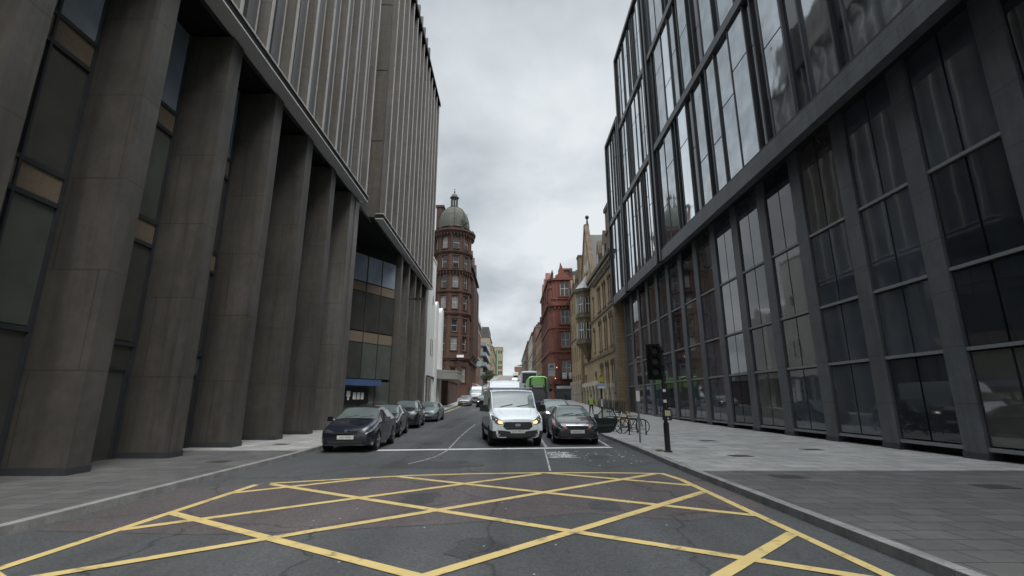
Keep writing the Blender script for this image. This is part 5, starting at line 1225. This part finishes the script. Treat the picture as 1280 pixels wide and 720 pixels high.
f = MB(); f.cyl((5.7, 30, .1), (5.7, 30, 3.2), .05, .05, 10); po = f.build('pole', M['black'], t)
f = MB(); f.cyl((5.7, 30, 1.3), (5.7, 30, 1.75), .054, .054, 10); f.build('white_band', M['white_sign'], po)
f = MB(); f.box(5.5, 5.85, 29.9, 29.94, 2.78, 3.12); f.build('yellow_plate', M['yellow_sign'], t)
f = MB(); f.box(5.45, 5.9, 29.9, 29.94, 2.4, 2.72); o = f.build('blue_plate', M['blue_sign'], t)
f = MB(); f.box(5.45, 5.9, 29.885, 29.895, 2.4, 2.53); f.build('plate_band', M['white_sign'], o)
t = thing('road_sign', 'tall grey post with two pale sign plates beside the green bus', 'road sign', (4.6, 57.2, G(57) + PV))
g0 = G(57); f = MB(); f.cyl((4.6, 57.2, g0), (4.6, 57.2, 6.0), .07, .06, 8); f.build('pole', M['grey_metal'], t)
f = MB(); f.box(4.6, 5.45, 57.1, 57.14, 5.25, 5.95); o = f.build('upper_plate', plain('pale_sign', (.4, .41, .42), .5), t); f = MB(); f.box(4.8, 5.25, 57.08, 57.095, 5.5, 5.75); f.build('sign_marking', M['navy'], o)
f = MB(); f.box(4.6, 5.45, 57.1, 57.14, 4.45, 5.18); f.build('lower_plate', plain('pale_sign_b', (.45, .45, .45), .5), t)
# Sheffield cycle stands
for i, (x, y, lab) in enumerate(((5.58, 22.9, 'black cycle stand nearest the grey sign post'), (5.48, 24.1, 'second black cycle stand from the front with dark bicycle'), (5.36, 25.3, 'third black cycle stand from the front beside yellow bicycle'), (5.22, 26.5, 'farthest black cycle stand by the open car door'))):
    t = thing('cycle_stand', lab, 'bike rack', (x, y, PV), group='cycle stands on the right pavement')
    pts = [(x, y, PV), (x, y, .72)] + [(x + .1 - .1 * math.cos(a), y, .72 + .1 * math.sin(a)) for a in (.4, .8, 1.2, 1.57)] + [(x + .68 + .1 * math.sin(a), y, .72 + .1 * math.cos(a)) for a in (0, .4, .8, 1.2, 1.57)] + [(x + .78, y, PV)]
    f = MB(); f.tube([Vector(p) for p in pts], .027, 8); f.build('hoop', M['black'], t)
    f = MB(); f.tube([Vector((x, y, .38)), Vector((x + .78, y, .38))], .016, 6); f.build('crossbar', M['black'], t)
    f = MB(); f.cyl((x, y, PV), (x, y, PV + .015), .07, .07, 10); f.cyl((x + .78, y, PV), (x + .78, y, PV + .015), .07, .07, 10); f.build('base_plate', M['black'], t)
def bicycle(label, loc, rz, mat):
    t = thing('bicycle', label, 'bicycle', loc, rz)
    r = .335
    for x in (-.52, .52):
        f = MB(); P = [Vector((x + r * math.cos(2 * math.pi * i / 22), 0, r + r * math.sin(2 * math.pi * i / 22))) for i in range(23)]; f.tube(P, .02, 5); w_ = f.build('wheel', M['tyre'], t, local=True)
        f = MB()
        for i in range(8): a = math.pi * i / 8; f.cyl((x + .31 * math.cos(a), 0, r + .31 * math.sin(a)), (x - .31 * math.cos(a), 0, r - .31 * math.sin(a)), .004, .004, 3)
        f.cyl((x, -.04, r), (x, .04, r), .025, .025, 6); f.build('spokes', M['chrome'], w_, local=True)
    f = MB(); a, b_, c_, d_ = (-.52, 0, r), (-.1, 0, .3), (-.22, 0, .82), (.36, 0, .82)
    for p, q in ((a, b_), (a, c_), (b_, c_), (b_, d_), (c_, d_)): f.cyl(p, q, .022, .022, 6)
    f.cyl((.36, 0, .86), (.52, 0, r), .02, .018, 6); f.build('frame', mat, t, local=True)
    f = MB(); f.cyl((.34, 0, .82), (.3, 0, 1.0), .018, .018, 6); f.tube([Vector((.38, -.3, 1.03)), Vector((.3, -.15, 1.0)), Vector((.3, .15, 1.0)), Vector((.38, .3, 1.03))], .016, 6); f.build('handlebar', M['black'], t, local=True)
    f = MB(); f.cyl((-.22, 0, .82), (-.26, 0, .95), .016, .016, 6); f.hexa([(-.4, -.07, .94), (-.14, -.03, .94), (-.14, .03, .94), (-.4, .07, .94), (-.4, -.07, 1.0), (-.12, -.02, .98), (-.12, .02, .98), (-.4, .07, 1.0)]); f.build('saddle', M['black'], t, local=True)
    f = MB(); f.cyl((-.1, -.05, .3), (-.1, -.04, .3), .09, .09, 14); f.cyl((-.1, -.09, .3), (-.02, -.09, .16), .012, .012, 5); f.cyl((-.1, .09, .3), (-.18, .09, .44), .012, .012, 5); f.build('crank', M['grey_metal'], t, local=True)
bicycle('yellow framed bicycle locked at the cycle stands', (5.85, 25.05, PV), R(3), M['yellow_bike'])
bicycle('pale blue bicycle locked farthest back at the cycle stands', (5.6, 26.2, PV), R(-4), M['blue_bike'])
bicycle('black bicycle locked at the front cycle stands', (5.95, 23.8, PV), R(5), M['black'])
# iron railing along the stone front
t = thing('railing', 'black iron railing in front of the gabled sandstone building', 'railing', (10.9, 46, G(50)))
f = MB()
for y in range(46, 60): f.cyl((10.9, y, G(y)), (10.9, y, G(y) + 1.3), .03, .02, 6)
f.build('post', M['black'], t); t.children[0]['kind'] = 'stuff'
f = MB()
for h in (.25, 1.15): f.tube([Vector((10.9, y, G(y) + h + .1)) for y in range(46, 60)], .02, 5)
f.build('rail', M['black'], t)
f = MB()
for i in range(100): y = 46 + .13 * i; f.cyl((10.9, y, G(y) + .3), (10.9, y, G(y) + 1.4), .01, .006, 4)
f.build('spear_bar', M['black'], t)
t = thing('bollard', 'slim black post on the far left pavement near the canopy', 'bollard', (-8.0, 57, G(57)))
f = MB(); f.cyl((-8.0, 57, G(57)), (-8.0, 57, G(57) + 2.2), .06, .05, 8); f.ball((-8, 57, G(57) + 2.25), .09); f.build('shaft', M['black'], t)
# far trees and lamps
def leafy(label, x, y, h, r):
    t = thing('street_tree', label, 'tree', (x, y, G(y))); g0 = G(y)
    f = MB(); f.cyl((x, y, g0), (x, y, g0 + h * .5), .12, .08, 7)
    for i in range(6): a = i * 1.05; f.cyl((x, y, g0 + h * .42), (x + r * .6 * math.cos(a), y + r * .6 * math.sin(a), g0 + h * .75), .06, .02, 5)
    f.build('trunk', M['bark'], t)
    f = MB(); rr = random.Random(int(y))
    cl = [Vector((x + rr.gauss(0, r * .45), y + rr.gauss(0, r * .45), g0 + h * rr.uniform(.5, .98))) for i in range(24)]
    for c in cl:
        for i in range(34):
            p = c + Vector((rr.gauss(0, .35), rr.gauss(0, .35), rr.gauss(0, .3))); a = Vector((rr.uniform(-1, 1), rr.uniform(-1, 1), rr.uniform(-.6, .6))) * .17; b_ = Vector((rr.uniform(-1, 1), rr.uniform(-1, 1), rr.uniform(-1, 1))) * .17
            f.add([p - a, p + b_, p + a, p - b_], [(0, 1, 2, 3)])
    f.build('crown', M['leaf'], t)
leafy('dark small street tree by the balconied flats on the far left', -7.3, 150, 4.6, 1.6)
leafy('dark small street tree higher up the far left pavement', -6.9, 168, 4.8, 1.7)
for x, y, s_, lab in ((-6.9, 240, 1, 'slender street lamp high up the left side of the hill'), (5.0, 105, -1, 'slender street lamp on the right beyond the buses')):
    t = thing('street_lamp', lab, 'street lamp', (x, y, G(y))); g0 = G(y)
    f = MB(); f.cyl((x, y, g0), (x, y, g0 + 7.5), .11, .07, 8); f.build('pole', M['grey_metal'], t)
    f = MB(); f.cyl((x, y, g0 + 7.4), (x + s_ * 1.2, y, g0 + 7.8), .05, .05, 6); f.build('arm', M['grey_metal'], t)
    f = MB(); f.hexa([(x + s_ * 1.1, y - .15, g0 + 7.74), (x + s_ * 1.8, y - .12, g0 + 7.8), (x + s_ * 1.8, y + .12, g0 + 7.8), (x + s_ * 1.1, y + .15, g0 + 7.74), (x + s_ * 1.1, y - .12, g0 + 7.9), (x + s_ * 1.8, y - .08, g0 + 7.9), (x + s_ * 1.8, y + .08, g0 + 7.9), (x + s_ * 1.1, y + .12, g0 + 7.9)]); f.build('lamp_head', M['grey_metal'], t)
# weeds at the foot of the traffic light
f = MB(); rr = random.Random(5)
for i in range(150):
    x = 4.78 + rr.gauss(0, .11); y = 15.75 + rr.gauss(0, .16); a = rr.uniform(0, 6.28); L = rr.uniform(.03, .1)
    f.add([(x, y, PV + .003), (x + .012, y, PV + .003), (x + L * math.cos(a), y + L * math.sin(a), PV + rr.uniform(.02, .08))], [(0, 1, 2)])
o = f.build('weeds', M['leaf2']); tag(o, 'patch of pale weeds growing at the foot of the traffic light', 'weeds', kind='stuff')

# ================================================================== person in a hi-vis vest
def person(loc, rz):
    t = thing('person', 'person in yellow hi-vis vest and dark trousers standing on the right pavement', 'person', loc, rz)
    V_ = [((0, 0, .95), .15), ((0, .0, 1.15), .14), ((0, 0, 1.36), .155), ((0, 0, 1.5), .06), ((0, -.02, 1.58), .075), ((0, -.02, 1.68), .1), ((0, -.01, 1.75), .07),
          ((.1, 0, .88), .1), ((.13, -.02, .5), .07), ((.14, 0, .1), .05), ((.15, -.14, .05), .04), ((-.1, 0, .88), .1), ((-.13, .06, .5), .07), ((-.14, .1, .1), .05), ((-.15, -.04, .05), .04),
          ((.2, 0, 1.42), .065), ((.26, .02, 1.14), .048), ((.24, -.12, .92), .038), ((.24, -.16, .84), .03), ((-.2, 0, 1.42), .065), ((-.27, .02, 1.14), .048), ((-.25, -.1, .9), .038), ((-.25, -.13, .82), .03)]
    E_ = [(0, 1), (1, 2), (2, 3), (3, 4), (4, 5), (5, 6), (0, 7), (7, 8), (8, 9), (9, 10), (0, 11), (11, 12), (12, 13), (13, 14), (2, 15), (15, 16), (16, 17), (17, 18), (2, 19), (19, 20), (20, 21), (21, 22)]
    for side, k in ((1, 18), (-1, 22)):
        b_ = V_[k][0]
        for i in range(5):
            V_.append(((b_[0] + side * (-.03 + .012 * i if i else -.04), b_[1] - .03 + .013 * i, b_[2] - (.09 if i in (2, 3) else .08 if i else .05)), .009)); E_.append((k, len(V_) - 1))
    me = bpy.data.meshes.new('body'); me.from_pydata([p for p, r in V_], E_, []); o = bpy.data.objects.new('body', me); COL.objects.link(o)
    md = o.modifiers.new('skin', 'SKIN'); sv = me.skin_vertices[0].data
    for i, (p, r) in enumerate(V_): sv[i].radius = (r, r)
    sv[0].use_root = True
    o.modifiers.new('sub', 'SUBSURF').levels = 2; o.modifiers['sub'].render_levels = 2
    dg = bpy.context.evaluated_depsgraph_get(); nm = bpy.data.meshes.new_from_object(o.evaluated_get(dg)); bpy.data.objects.remove(o)
    nm.name = 'body'
    for k in ('skin', 'cloth', 'hivis'): nm.materials.append(M[k])
    for p in nm.polygons:
        c = p.center; p.use_smooth = True
        p.material_index = 0 if c.z > 1.5 or (abs(c.x) > .19 and c.z < .95 and c.z > .7) else 2 if (c.z > .92 and abs(c.x) < .21) else 1
    o = bpy.data.objects.new('body', nm); COL.objects.link(o); o.parent = t
    f = MB(); f.lathe((0, 0, 1.68), [(.108, 0), (.112, .06), (.08, .12), (.02, .145)], 14); f.build('hair', M['hair'], t, local=True, smooth=60)
    f = MB()
    for x in (-.035, .035): f.ball((x, -.112, 1.67), .012, 6)
    f.build('eyes', M['black'], t, local=True)
    f = MB(); f.hexa([(-.012, -.11, 1.62), (.012, -.11, 1.62), (.012, -.13, 1.625), (-.012, -.13, 1.625), (-.008, -.11, 1.67), (.008, -.11, 1.67), (.006, -.116, 1.67), (-.006, -.116, 1.67)]); f.build('nose', M['skin'], t, local=True)
person((7.9, 47, G(47) + PV), R(10))

# ================================================================== sky, sun, camera
W = bpy.data.worlds.new('World'); sc.world = W; W.use_nodes = True
nt = W.node_tree; N_ = nt.nodes; L_ = nt.links; bg = N_['Background']
SE, SR = R(48), R(150)
sky = N_.new('ShaderNodeTexSky'); sky.sky_type = 'NISHITA'; sky.sun_disc = False; sky.sun_elevation = SE; sky.sun_rotation = SR; sky.dust_density = 4
tc = N_.new('ShaderNodeTexCoord'); sx = N_.new('ShaderNodeSeparateXYZ'); L_.new(tc.outputs['Generated'], sx.inputs[0])
def mth(op, a, b=None, clamp=False):
    n = N_.new('ShaderNodeMath'); n.operation = op; n.use_clamp = clamp
    for i, v in enumerate((a, b)):
        if v is None: continue
        if isinstance(v, (int, float)): n.inputs[i].default_value = v
        else: L_.new(v, n.inputs[i])
    return n.outputs[0]
zc = mth('MAXIMUM', sx.outputs['Z'], 0.0); den = mth('ADD', zc, .3)
cb = N_.new('ShaderNodeCombineXYZ'); L_.new(mth('DIVIDE', sx.outputs['X'], den), cb.inputs['X']); L_.new(mth('DIVIDE', sx.outputs['Y'], den), cb.inputs['Y'])
mp = N_.new('ShaderNodeMapping'); mp.inputs['Location'].default_value = (.62, .35, 0); L_.new(cb.outputs[0], mp.inputs['Vector'])
nz = N_.new('ShaderNodeTexNoise'); nz.inputs['Scale'].default_value = 1.75; nz.inputs['Detail'].default_value = 5; nz.inputs['Roughness'].default_value = .5; nz.inputs['Distortion'].default_value = .25
L_.new(mp.outputs[0], nz.inputs['Vector'])
rp_ = N_.new('ShaderNodeValToRGB'); e = rp_.color_ramp.elements
e[0].position = .37; e[0].color = (.49, .54, .58, 1); e[1].position = .62; e[1].color = (.84, .885, .915, 1)
L_.new(nz.outputs['Fac'], rp_.inputs['Fac'])
# overcast sky, with extra gain added above the view to light the street
mr = N_.new('ShaderNodeMapRange'); mr.inputs['From Min'].default_value = .74; mr.inputs['From Max'].default_value = 1.0; mr.inputs['To Min'].default_value = 1.0; mr.inputs['To Max'].default_value = 8.0
L_.new(sx.outputs['Z'], mr.inputs['Value'])
ml_ = N_.new('ShaderNodeMixRGB'); ml_.blend_type = 'MULTIPLY'; ml_.inputs['Fac'].default_value = 1; L_.new(rp_.outputs['Color'], ml_.inputs['Color1'])
cc = N_.new('ShaderNodeCombineXYZ'); [L_.new(mr.outputs[0], cc.inputs[i]) for i in range(3)]; L_.new(cc.outputs[0], ml_.inputs['Color2'])
SKS = .1
sc_n = N_.new('ShaderNodeMixRGB'); sc_n.blend_type = 'MULTIPLY'; sc_n.inputs['Fac'].default_value = 1; L_.new(ml_.outputs['Color'], sc_n.inputs['Color1']); sc_n.inputs['Color2'].default_value = (1 / SKS, 1 / SKS, 1 / SKS, 1)
mxs = N_.new('ShaderNodeMixRGB'); mxs.inputs['Fac'].default_value = .92; L_.new(sky.outputs[0], mxs.inputs['Color1']); L_.new(sc_n.outputs['Color'], mxs.inputs['Color2'])
L_.new(mxs.outputs['Color'], bg.inputs['Color']); bg.inputs['Strength'].default_value = SKS
sl = bpy.data.lights.new('sun', 'SUN'); sl.energy = 2.3; sl.angle = R(25); sl.color = (1, .96, .9)
so = bpy.data.objects.new('sun', sl); COL.objects.link(so)
sd = Vector((math.sin(SR) * math.cos(SE), math.cos(SR) * math.cos(SE), math.sin(SE)))
so.rotation_euler = (-sd).to_track_quat('-Z', 'Y').to_euler(); so.location = (0, 0, 60)

cam = bpy.data.cameras.new('camera'); co = bpy.data.objects.new('camera', cam); COL.objects.link(co); sc.camera = co
cam.sensor_width = 36; cam.lens = 590 / 1280 * 36; cam.clip_end = 6000; cam.clip_start = .05
co.location = (0, 0, 1.7); co.rotation_euler = (R(90 + 13.349), 0, R(-.283))
sc.view_settings.view_transform = 'Standard'; sc.view_settings.look = 'None'; sc.view_settings.exposure = 0
